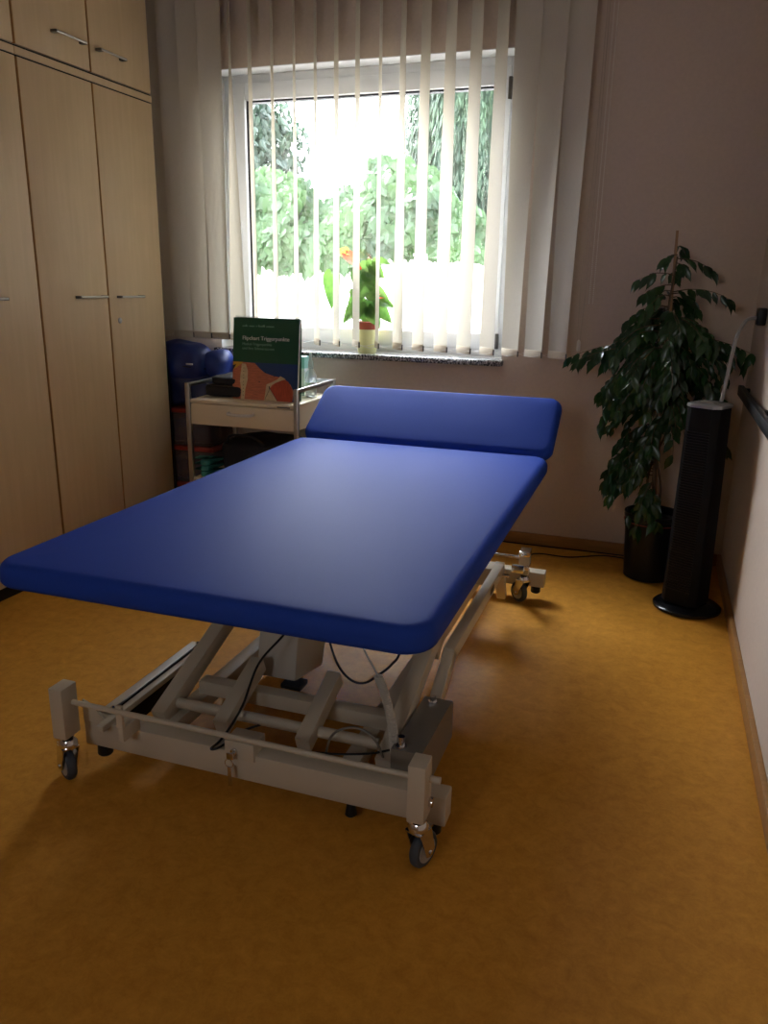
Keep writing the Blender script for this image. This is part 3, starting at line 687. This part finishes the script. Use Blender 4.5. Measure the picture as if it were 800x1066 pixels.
MB().box(TX0 + .010, TX1 - .010, TY0 - .004, TY1 + .006, .330, .348, .003).build('lower_shelf', 'trolley', tr)
MB().box(-1.755, -1.685, TY0 - .0072, TY0 - .006, .746, .753).build('maker_plate', 'grey_box', tr, smooth=0)

# flipchart book: green cover with anatomy print, A-shaped standing
bk = thing('flipchart_book', (-1.865, 3.66, .760), 'green-topped trigger point flipchart book standing upright on the trolley', 'book')
bw, bh = .365, .408
tilt = Matrix.Translation((-2.066, 3.625, .7605)) @ Matrix.Rotation(math.radians(-6), 4, 'X')
def on_cover(s, name, m, smooth=0, parent=bk): return s.xf(tilt).build(name, m, parent, smooth=smooth)
on_cover(MB().box(0, bw, 0, .018, 0, bh, .001), 'pages', 'paper')
cv = on_cover(MB().box(-.001, bw + .001, -.003, 0, 0, bh + .001, .0005), 'front_cover', 'green_cover')
MB().box(-.001, bw + .001, 0, .003, 0, bh * 1.0, .0005).xf(Matrix.Translation((-2.066, 3.672, .7605)) @ Matrix.Rotation(math.radians(-2.5), 4, 'X')).build('back_cover', 'green_cover', bk)
s = MB()
for i in range(24):
    x = .012 + i * .0148; s.tube([(x, .009 + .012 * math.cos(a * PI / 5), bh + .001 + .009 * math.sin(a * PI / 5)) for a in range(10)], .0012, 5, True)
on_cover(s, 'spiral_binding', 'gasket')
yb = -.0036
def flat(pts, name, m, off=0):
    s = MB(); s.prism([(x * bw, yb - off, z * bh) for x, z in pts], (0, .0006, 0)); on_cover(s, name, m, parent=cv)
flat([(0, 0), (1, 0), (1, .46), (0, .46)], 'picture_panel', 'cover_blue')
flat([(0, 0), (.93, 0), (.95, .12), (.90, .21), (.80, .285), (.70, .30), (.60, .315), (.50, .34), (.42, .39), (.34, .455), (.06, .46), (0, .36)], 'back_muscles', 'muscle', .0003)
flat([(.0, .36), (.0, .46), (.16, .46), (.06, .39)], 'yellow_corner', 'yellow_print', .0006)
flat([(.0, .355), (.035, .40), (.05, .43), (.0, .415)], 'dark_corner', 'gasket', .0009)
flat([(.13, 0), (.19, 0), (.20, .12), (.235, .25), (.235, .36), (.20, .44), (.14, .44), (.12, .30), (.115, .22), (.14, .10)], 'spine', 'bone', .0006)
flat([(.50, .0), (.52, .13), (.53, .20), (.60, .225), (.70, .27), (.74, .31), (.82, .28), (.72, .235), (.62, .20), (.58, .15), (.70, 0)], 'shoulder_blade', 'bone', .0006)
flat([(.70, 0), (.59, .15), (.66, .22), (.78, .265), (.86, .25), (.92, .17), (.93, .06), (.93, 0)], 'upper_arm_muscle', 'muscle_red', .0009)
s = MB()
for x, z in ((.42, .225), (.51, .35), (.65, .305), (.575, .17), (.58, .155)): s.tube([(x * bw, yb - .0012, z * bh), (x * bw, yb - .0016, z * bh)], .0035, 10)
for i in range(9): s.tube([(.172 * bw, yb - .0010, (.05 + i * .042) * bh), (.172 * bw, yb - .0014, (.05 + i * .042) * bh)], .0022, 8)
s.bar((.585 * bw, yb - .0012, .15 * bh), (.51 * bw, yb - .0012, .01 * bh), .0015, .0015, 0); s.bar((.585 * bw, yb - .0012, .15 * bh), (.70 * bw, yb - .0012, .01 * bh), .0015, .0015, 0)
on_cover(s, 'trigger_points', 'gasket', parent=cv)
def put_text(txt, x, z, wid, m, name, bold=0):
    me = text_mesh(txt, .03); xs = [v.co.x for v in me.vertices]; k = wid / (max(xs) - min(xs)); x0 = min(xs)
    M_ = tilt @ Matrix.Translation((x * bw, yb - .0004, z * bh)) @ Matrix.Rotation(PI / 2, 4, 'X') @ Matrix.Diagonal((k, k, 1, 1)) @ Matrix.Translation((-x0, 0, 0))
    me.transform(M_); me.materials.clear(); me.materials.append(M[m])
    o = bpy.data.objects.new(name, me); C.objects.link(o); o.parent = cv; o.matrix_parent_inverse = cv.matrix_world.inverted()
put_text('Flipchart Triggerpunkte', .145, .735, .715 * bw, 'print_white', 'title')
me_dup = put_text('Flipchart Triggerpunkte', .148, .735, .715 * bw, 'print_white', 'title')
put_text('Muskel-Triggerpunkte', .145, .670, .45 * bw, 'print_dim', 'subtitle')
put_text('und ihre Schmerzzonen', .145, .617, .49 * bw, 'print_dim', 'subtitle')
s = MB(); random.seed(4); x = .14
for wl in (.085, .085, .012, .10, .11):
    q = x
    while q < x + wl: s.box(q * bw, (q + .011) * bw, yb - .0004, yb, .895 * bh, (.908 + random.choice((0, 0, .012))) * bh); q += .017
    x += wl + .022
on_cover(s, 'author_line', 'print_dim', parent=cv)

# black case beside the book
cs = thing('black_case', (-2.13, 3.76, .760), 'flat black padded case lying on the trolley left of the book', 'case')
s = blob(.235, .32, .062, (-2.122, 3.77, .7925), 3, 6, .004, 3); s.build('body', 'black_cloth', cs)
s = blob(.20, .30, .045, (-2.11, 3.78, .845), 3, 6, .005, 4, 5); s.build('lid', 'black_cloth', cs)
s = MB(); s.tube([(-2.238, 3.66, .823), (-2.18, 3.612, .823), (-2.05, 3.612, .823)], .002, 6); s.build('zip', 'dark_steel', cs)
# spray bottle and aqua carton
bo = thing('spray_bottle', (-1.722, 3.845, .760), 'translucent white bottle with a slim cap standing behind the trolley rail', 'bottle')
MB().lathe([(.024, .7602), (.030, .765), (.030, .86), (.027, .885), (.014, .905), (.012, .915)], (-1.722, 3.845, 0), 24).build('body', 'bottle', bo)
MB().lathe([(.013, .915), (.014, .917), (.013, .945), (.008, .955), (.007, .985), (.005, .992)], (-1.722, 3.845, 0), 20).build('cap', 'label_white', bo)
MB().lathe([(.0305, .79), (.0305, .84)], (-1.722, 3.845, 0), 24).build('label_band', 'label_white', bo)
ct = thing('aqua_carton', (-1.77, 3.90, .760), 'narrow aqua and white carton half hidden behind the book', 'box')
MB().box(-1.82, -1.765, 3.86, 3.92, .7602, .965, .002).build('carton', 'label_white', ct)
MB().box(-1.821, -1.764, 3.859, 3.921, .905, .966, .002).build('aqua_lid', 'aqua', ct)
# lower shelf: black bag and teal bands
lb = thing('equipment_bag', (-2.02, 3.75, .348), 'black soft equipment bag on the trolley\'s lower shelf', 'bag')
blob(.38, .38, .195, (-1.96, 3.765, .4475), 3, 5, .010, 3, 2).build('body', 'black_cloth', lb)
MB().tube(smoothpath([(-2.10, 3.60, .53), (-2.05, 3.57, .575), (-1.93, 3.57, .575), (-1.88, 3.60, .53)]), .007, 8).build('carry_strap', 'black_cloth', lb)
for i, (x, y, z, wd, lab) in enumerate(((-2.205, 3.60, .3485, .05, 'lowest of the small teal rubber bands on the trolley\'s lower shelf'), (-2.205, 3.60, .3785, .048, 'teal rubber band lying in the middle of the small stack under the trolley drawer'), (-2.205, 3.60, .4085, .05, 'teal rubber band on top of the small stack under the trolley drawer'))):
    b_ = pad(wd, .13, .028, .018, .008, 6, 4, .001).xf(Matrix.Translation((x, y, z + .0285))).build('exercise_band', 'teal', smooth=60)
    tag(b_, lab, 'exercise band', 'teal exercise bands on the lower shelf')

# stacked storage boxes and bags behind the trolley
def storage(z, lab):
    r = thing('storage_box', (-2.52, 3.93, z), lab, 'box', 'storage boxes stacked behind the trolley')
    s = MB(); s.box(-2.70, -2.34, 3.845, 4.10, z + .001, z + .19, .012); s.build('tub', 'clear_box', r)
    s = MB(); s.box(-2.715, -2.325, 3.835, 4.108, z + .190, z + .215, .006); s.build('lid', 'red_plastic', r)
    blob(.30, .20, .13, (-2.52, 3.972, z + .07), 2, 4, .02, 4, z * 9).build('folded_cloth', 'navy', r)
storage(0, 'clear storage box with red lid, at the foot of the stack behind the trolley')
storage(.216, 'clear storage box with red lid, second from the floor behind the trolley')
storage(.432, 'clear storage box with red lid, directly under the blue bag')
bg_ = thing('sports_bag', (-2.52, 3.93, .648), 'navy blue sports bag with a domed flap on the stacked boxes beside the wardrobe', 'bag')
blob(.42, .25, .20, (-2.54, 3.975, .754), 4, 4, .020, 3, 1).build('body', 'navy', bg_)
blob(.33, .24, .235, (-2.555, 3.955, .895), 4, 3, .022, 3, 4).build('flap', 'blue_nylon', bg_)
blob(.13, .19, .17, (-2.350, 3.985, .885), 4, 3, .012, 4, 8).build('side_pocket', 'blue_nylon', bg_)
s = MB(); s.tube(smoothpath([(-2.66, 3.86, .87), (-2.56, 3.845, .885), (-2.45, 3.85, .88), (-2.38, 3.89, .87)]), .004, 6); s.build('piping', 'black', bg_)
MB().box(-2.475, -2.435, 3.838, 3.850, .893, .902, .001).xf(Matrix.Translation((0, 0, 0))).build('white_badge', 'label_white', bg_)
# black upright standing in for the shade in the gap beside the wardrobe
s = MB(); s.tube([(-2.575, 3.815, 0.003), (-2.600, 3.815, 1.42)], .013, 12)
tag(s.build('gap_shade_pole', 'black'), 'black pole shape standing in for shade in the gap at the wardrobe side, beside the blue bag', 'pole')

# ---------------------------------------------------------------- anthurium on the sill
an = thing('potted_anthurium', (-1.520, 4.150, .975), 'anthurium with red flowers in a lime green pot on the window sill', 'potted plant')
PX, PY = -1.520, 4.152
MB().lathe([(.045, .9752), (.050, .980), (.060, 1.04), (.066, 1.10), (.066, 1.104), (.060, 1.104)], (PX, PY, 0), 32).build('pot', 'pot_yellow', an)
MB().lathe([(.061, 1.098), (.065, 1.106), (.068, 1.143), (.062, 1.146), (.058, 1.130)], (PX, PY, 0), 32).build('inner_pot', 'pot_red', an)
MB().lathe([(.050, 1.12), (.058, 1.128), (.01, 1.132)], (PX, PY, 0), 20).build('soil', 'soil', an)
def heart(bm, base, d, n, L, W, curl=.15):
    d = d.normalized(); n = (n - d * n.dot(d)).normalized(); sd = d.cross(n)
    rows = [(-.16, .30), (0, .5), (.2, .52), (.45, .42), (.7, .26), (.88, .11), (1, .0)]
    prev = None
    for a, hw in rows:
        c = base + d * a * L - n * (a * a) * L * curl
        if a < 0: ring = [c + sd * hw * W * k + n * .003 for k in (-1, -.45, 0, .45, 1)]; ring[2] = base.copy()
        else: ring = [c + sd * hw * W * k + n * abs(k) * W * .10 for k in (-1, -.5, 0, .5, 1)]
        vs = [bm.verts.new(p) for p in ring]
        if prev:
            for i in range(4): bm.faces.new((prev[i], prev[i + 1], vs[i + 1], vs[i]))
        prev = vs
AL = [((-1.475, 4.13, 1.405), (.3, -.1, -.9), (.1, -1, .2), .085, .075), ((-1.505, 4.13, 1.385), (-.5, 0, -.7), (0, -1, .4), .08, .07), ((-1.47, 4.12, 1.375), (.7, 0, -.6), (.1, -1, .4), .09, .07), ((-1.50, 4.12, 1.345), (.5, 0, -.8), (.1, -1, .3), .09, .08),
      ((-1.545, 4.12, 1.345), (.0, -.1, -.9), (.1, -1, .2), .11, .09), ((-1.445, 4.13, 1.26), (.9, 0, -.3), (.1, -.8, .6), .11, .07), ((-1.52, 4.11, 1.21), (.2, -.1, -.8), (0, -1, .3), .08, .07), ((-1.545, 4.12, 1.28), (-.6, -.1, -.6), (-.1, -1, .3), .10, .08),
      ((-1.705, 4.13, 1.385), (-.05, 0, -1), (.15, -1, .1), .185, .095), ((-1.570, 4.12, 1.320), (.9, 0, -.25), (.1, -.9, .5), .125, .115),
      ((-1.560, 4.13, 1.225), (-.7, -.1, -.75), (-.2, -.9, .5), .125, .10), ((-1.53, 4.10, 1.24), (-.3, -.2, -.9), (0, -1, .3), .11, .09),
      ((-1.475, 4.12, 1.30), (.9, -.1, -.45), (.2, -.9, .5), .13, .10), ((-1.455, 4.12, 1.235), (.8, -.1, -.7), (.2, -.9, .4), .14, .085),
      ((-1.48, 4.13, 1.34), (.2, -.1, -.9), (0, -1, .2), .12, .10), ((-1.50, 4.12, 1.26), (.35, -.2, -.8), (0, -1, .3), .12, .09),
      ((-1.455, 4.15, 1.40), (.9, 0, -.1), (0, -.8, .7), .075, .06), ((-1.52, 4.16, 1.36), (-.3, 0, -.9), (0, -1, .4), .09, .08),
      ((-1.47, 4.11, 1.20), (.5, -.1, -.8), (0, -1, .3), .10, .08), ((-1.59, 4.15, 1.21), (-.6, 0, -.7), (0, -1, .3), .09, .07)]
AL = [((b0[0] - .012, b0[1], b0[2] + (.055 if b0[2] > 1.335 and b0[0] > -1.6 else 0)), d, n, L, W) for b0, d, n, L, W in AL]
for i, (b0, d, n, L, W) in enumerate(AL):
    s = MB(); heart(s.bm, Vector(b0), Vector(d), Vector(n), L, W); s.build('leaf', 'anth_leaf', an, smooth=60, fix=False)
s = MB()
for b0, d, n, L, W in AL:
    s.tube(smoothpath([(PX + (b0[0] - PX) * .15, PY, 1.125), (PX + (b0[0] - PX) * .5, PY - .005, (1.125 + b0[2]) / 2 + .01), b0], 4), .0022, 6)
FLW = [((-1.632, 4.12, 1.490), (.9, 0, -.72), (.5, -.7, .6), .125, .066, 'spathe'), ((-1.635, 4.13, 1.500), (-.9, 0, .05), (0, -.8, .6), .070, .064, 'spathe_y'), ((-1.452, 4.12, 1.277), (1, 0, -.05), (0, -.6, .8), .045, .045, 'spathe')]
for b0, d, n, L, W, m in FLW: s.tube(smoothpath([(PX, PY, 1.125), ((PX + b0[0]) / 2, PY, 1.29), b0], 5), .002, 6)
s.build('stem', 'anth_leaf', an)
for b0, d, n, L, W, m in FLW:
    s = MB(); heart(s.bm, Vector(b0), Vector(d), Vector(n), L, W); f = s.build('flower', m, an, smooth=60, fix=False)
    b1 = Vector(b0) + Vector(n).normalized() * .004; s = MB(); s.tube([b1, b1 + (Vector(d).normalized() * .5 + Vector(n).normalized() * .4) * .04], .003, 6, r1=.0015); s.build('spadix', 'spadix', f)

# ---------------------------------------------------------------- weeping fig in the corner
fg = thing('weeping_fig', (.055, 3.835, 0), 'tall dark weeping fig tied to a stake in a black pot in the corner', 'potted plant')
FXc, FYc = .058, 3.832
MB().lathe([(.100, .0005), (.110, .006), (.128, .30), (.134, .305), (.134, .325), (.124, .325), (.120, .29)], (FXc, FYc, 0), 36).build('pot', 'pot_black', fg)
MB().lathe([(.1335, .282), (.1335, .2845)], (FXc, FYc, 0), 36).build('red_line', 'red_plastic', fg)
MB().lathe([(.10, .27), (.118, .288), (.01, .295)], (FXc, FYc, 0), 24).build('soil', 'soil', fg)
MB().tube([(FXc, FYc, .28), (.02, 3.80, 1.585)], .006, 8).build('stake', 'stake', fg)
random.seed(21)
s = MB(); lf = MB()
def trunkp(z):
    f = (z - .28) / 1.3; return Vector((FXc + (.022 - FXc) * f + .012 * math.sin(z * 9), FYc + (3.80 - FYc) * f + .012 * math.cos(z * 7), z))
s.tube([trunkp(.28 + i * .05) for i in range(25)], .011, 8, r1=.003)
for k in range(2): s.tube([trunkp(.28 + i * .05) + Vector((.03 * math.sin(i * .5 + k * 3), .02 * math.cos(i * .5 + k * 3), 0)) for i in range(20)], .006, 6, r1=.002)
def fleaf(p, d, L):
    n = Vector((rnd() * .6, -1 + rnd() * .5, .7 + rnd() * .6)); n = (n - d * n.dot(d)).normalized(); sd = d.cross(n); W = L * .44
    rows = [(0, 0), (.15, .28), (.4, .5), (.65, .42), (.85, .17), (1.0, 0.03), (1.12, .0)]
    prev = None
    cu = random.uniform(.1, .35)
    for a, hw in rows:
        c = p + d * a * L - n * a * a * L * cu
        vs = [lf.bm.verts.new(c - sd * hw * W + n * hw * W * .3), lf.bm.verts.new(c), lf.bm.verts.new(c + sd * hw * W + n * hw * W * .3)]
        if prev:
            lf.bm.faces.new((prev[0], prev[1], vs[1], vs[0])); lf.bm.faces.new((prev[1], prev[2], vs[2], vs[1]))
        prev = vs
def branch(z0, az_, ln, rise, droop, leaves=None, lf_len=.066):
    p = trunkp(z0); pts = [p.copy()]; n = max(4, int(ln / .035))
    h = Vector((math.cos(az_), math.sin(az_), 0)); q = p.copy()
    for i in range(n):
        f = (i + 1) / n; q = q + (h + Vector((0, 0, rise - droop * f * 2))).normalized() * (ln / n) + Vector((rnd(), rnd(), rnd())) * .003
        if q.y > 4.06: q.y = 4.06
        if q.x > .385: q.x = .385
        pts.append(q.copy())
    s.tube(pts, .0028, 5, r1=.0009)
    for i in range(1, len(pts)):
        for sd_ in ((-1, 1) if i > 1 else (1,)):
            d = (pts[i] - pts[i - 1]).normalized(); side = d.cross(Vector((0, 0, 1)))
            if side.length < .1: side = Vector((1, 0, 0))
            dd = (d * .55 + side.normalized() * sd_ * .55 + Vector((0, 0, -.75)) + Vector((rnd(), rnd(), rnd())) * .30).normalized()
            pe = pts[i] + Vector((rnd(), rnd(), 0)) * .006; L = lf_len * random.uniform(.75, 1.25)
            tip = pe + dd * L * 1.1
            if tip.x > .395 or tip.y > 4.11: 
                dd = Vector((-.2, -.2, -1)).normalized(); tip = pe + dd * L
            if tip.x > .395 or tip.y > 4.11: continue
            # keep clear of the fan tower
            if tip.x > .08 and tip.y < 3.63 and tip.z < .97: continue
            fleaf(pe, dd, L)
    d = (pts[-1] - pts[-2]).normalized(); dd = (d + Vector((0, 0, -.8))).normalized()
    if pts[-1].x < .33 and not (pts[-1].x > .06 and pts[-1].y < 3.68 and pts[-1].z < 1.02): fleaf(pts[-1], dd, lf_len)
for i in range(4): branch(1.52 - i * .035, 1.2 + i * 2.2, .05, .3, .4)
branch(1.47, .05, .16, .12, .35); branch(1.40, PI - .1, .15, .55, .55); branch(1.33, .1, .26, .35, .4); branch(1.36, PI + .3, .12, .2, .4)
for i in range(30):                                 # upper crown widening downwards
    z = random.uniform(1.08, 1.34); a = i * 2.4 + rnd() * .3; branch(z, a, .12 + (1.36 - z) * .95 * random.uniform(.7, 1.1), .45, .75)
for i in range(46):
    z = random.uniform(.78, 1.14); a = i * 2.4 + rnd() * .3; k = 1 if math.cos(a) < 0 else 1.0
    branch(z, a, random.uniform(.20, .34) * k, .55, 1.05)
branch(1.08, PI + .18, .43, .35, .42); branch(1.06, PI + .32, .40, .38, .40); branch(1.12, -.18, .36, .40, .45); branch(1.04, .0, .34, .6, .5)
for i in range(16):
    z = random.uniform(.56, .80); a = PI * (.75 + .75 * random.random()); branch(z, a, random.uniform(.14, .24), .45, .9)
for i in range(22): branch(random.uniform(.85, 1.2), PI + random.uniform(-.6, 1.2), random.uniform(.22, .36), .5, .95)
for i in range(14): branch(random.uniform(.50, .66), PI + random.uniform(-.35, .7), random.uniform(.18, .26), .35, .65)
for i in range(7): branch(random.uniform(.36, .50), PI * 1.5 + random.uniform(-1.0, .3), random.uniform(.12, .19), .3, 1.2)
s.build('branches', 'bark', fg); lf.build('foliage', 'ficus', fg, smooth=50, fix=False)

# ---------------------------------------------------------------- tower fan
tf = thing('tower_fan', (.232, 3.475, 0), 'black tower fan with grey top and oval foot beside the fig', 'fan')
cx_, cy_ = .232, 3.480
s = MB(); pr = []
rings = [(.94, .0005), (1, .006), (1, .016), (.93, .024), (.55, .034), (.50, .038)]
vs = []
for k_, z in rings: vs.append([s.bm.verts.new((cx_ + .142 * k_ * math.cos(a * PI / 20), cy_ + .138 * k_ * math.sin(a * PI / 20), z)) for a in range(40)])
for i in range(len(vs) - 1):
    for k in range(40): s.bm.faces.new((vs[i][k], vs[i][(k + 1) % 40], vs[i + 1][(k + 1) % 40], vs[i + 1][k]))
s.bm.faces.new(vs[0][::-1]); s.bm.faces.new(vs[-1]); s.build('foot', 'black_gloss', tf)
Rt = Matrix.Translation((cx_ - .01, cy_, 0)) @ Matrix.Rotation(math.radians(-28), 4, 'Z')
def towerbody(z0, z1, k0, k1, grow=0):
    o = [(-.078, -.055), (-.05, -.082), (.05, -.082), (.078, -.055), (.078, .05), (.05, .078), (-.05, .078), (-.078, .05)]
    s = MB(); a = [s.bm.verts.new((x * k0 * (1 + grow), y * k0 * (1 + grow), z0)) for x, y in o]; b2 = [s.bm.verts.new((x * k1 * (1 + grow), y * k1 * (1 + grow), z1)) for x, y in o]
    for i in range(8): s.bm.faces.new((a[i], a[(i + 1) % 8], b2[(i + 1) % 8], b2[i]))
    s.bm.faces.new(a[::-1]); s.bm.faces.new(b2)
    bmesh.ops.bevel(s.bm, geom=s.bm.edges[:], offset=.003, segments=2, affect='EDGES', profile=.5)
    return s
towerbody(.038, .885, 1.04, .90).xf(Rt).build('body', 'grille', tf)
towerbody(.885, .900, .93, .90, .04).xf(Rt).build('top_cap', 'silver_top', tf)
s = MB(); s.box(-.03, .03, -.03, .02, .899, .908, .003); s.xf(Rt).build('control_panel', 'grey_tube', tf)
s = MB()
for i in range(62):
    z = .10 + i * .0112; k = 1.04 - .14 * (z - .038) / .85
    s.box(-.052 * k, .052 * k, -.0835 * k - .004, -.080 * k, z, z + .0045)
s.xf(Rt).build('louvre_grille', 'black', tf, smooth=0)
# grey tube rising from the fan to the wall holder
tb = thing('flexible_tube', (.27, 3.52, .90), 'thin curved grey tube rising from the fan top to a dark wall holder', 'tube')
MB().tube(smoothpath([(.262, 3.495, .903), (.272, 3.52, .98), (.283, 3.56, 1.08), (.298, 3.60, 1.17), (.33, 3.66, 1.225), (.372, 3.69, 1.235)]), .0075, 10).build('tube', 'grey_tube', tb)
MB().box(.368, .404, 3.655, 3.725, 1.205, 1.275, .006).build('wall_holder', 'black', tb)
# black rail on the right wall
rl = thing('wall_rail', (.38, 3.2, .9), 'black horizontal rail fixed along the right wall at waist height', 'rail')
MB().box(.362, .386, 2.30, 3.98, .880, .925, .004).build('rail', 'black', rl)
for yy in (2.5, 3.2, 3.9): MB().box(.384, .4045, yy - .02, yy + .02, .885, .920, .002).build('rail_bracket', 'black', rl)
# floor cables
s = MB(); s.tube(smoothpath([(-.55, 3.78, .004), (-.50, 3.95, .004), (-.33, 3.96, .004), (-.16, 4.05, .004), (-.02, 4.04, .004), (.12, 4.03, .004), (.28, 4.03, .004), (.33, 3.9, .004), (.30, 3.64, .004)]), .0035, 8)
tag(s.build('power_cable', 'black'), 'thin black power cable winding over the floor to the fig pot', 'cable')
s = MB(); s.tube([(-1.9, 4.085, .0045), (-.9, 4.088, .0045), (-.2, 4.090, .0045), (.34, 4.085, .0045)], .0035, 8)
tag(s.build('flat_cable', 'black'), 'straight black cable laid along the baseboard under the window', 'cable')

for o in bpy.data.objects:
    b_ = o.name.split('.')[0]
    if b_ == 'headrest': o['label'] = 'blue padded headrest tilted up'
    elif b_ == 'side_cover': o['label'] = 'dark taupe metal cover box on the frame'
    elif b_ == 'lift_motor': o['label'] = 'cream motor housing hanging under the couch'
    elif b_ == 'coiled_cable': o['label'] = 'pale coiled hand-control cable'
    elif b_ == 'fork' and o.parent: o['label'] = 'chrome castor fork'
    elif b_ == 'inner_pot': o['label'] = 'terracotta red pot rim'
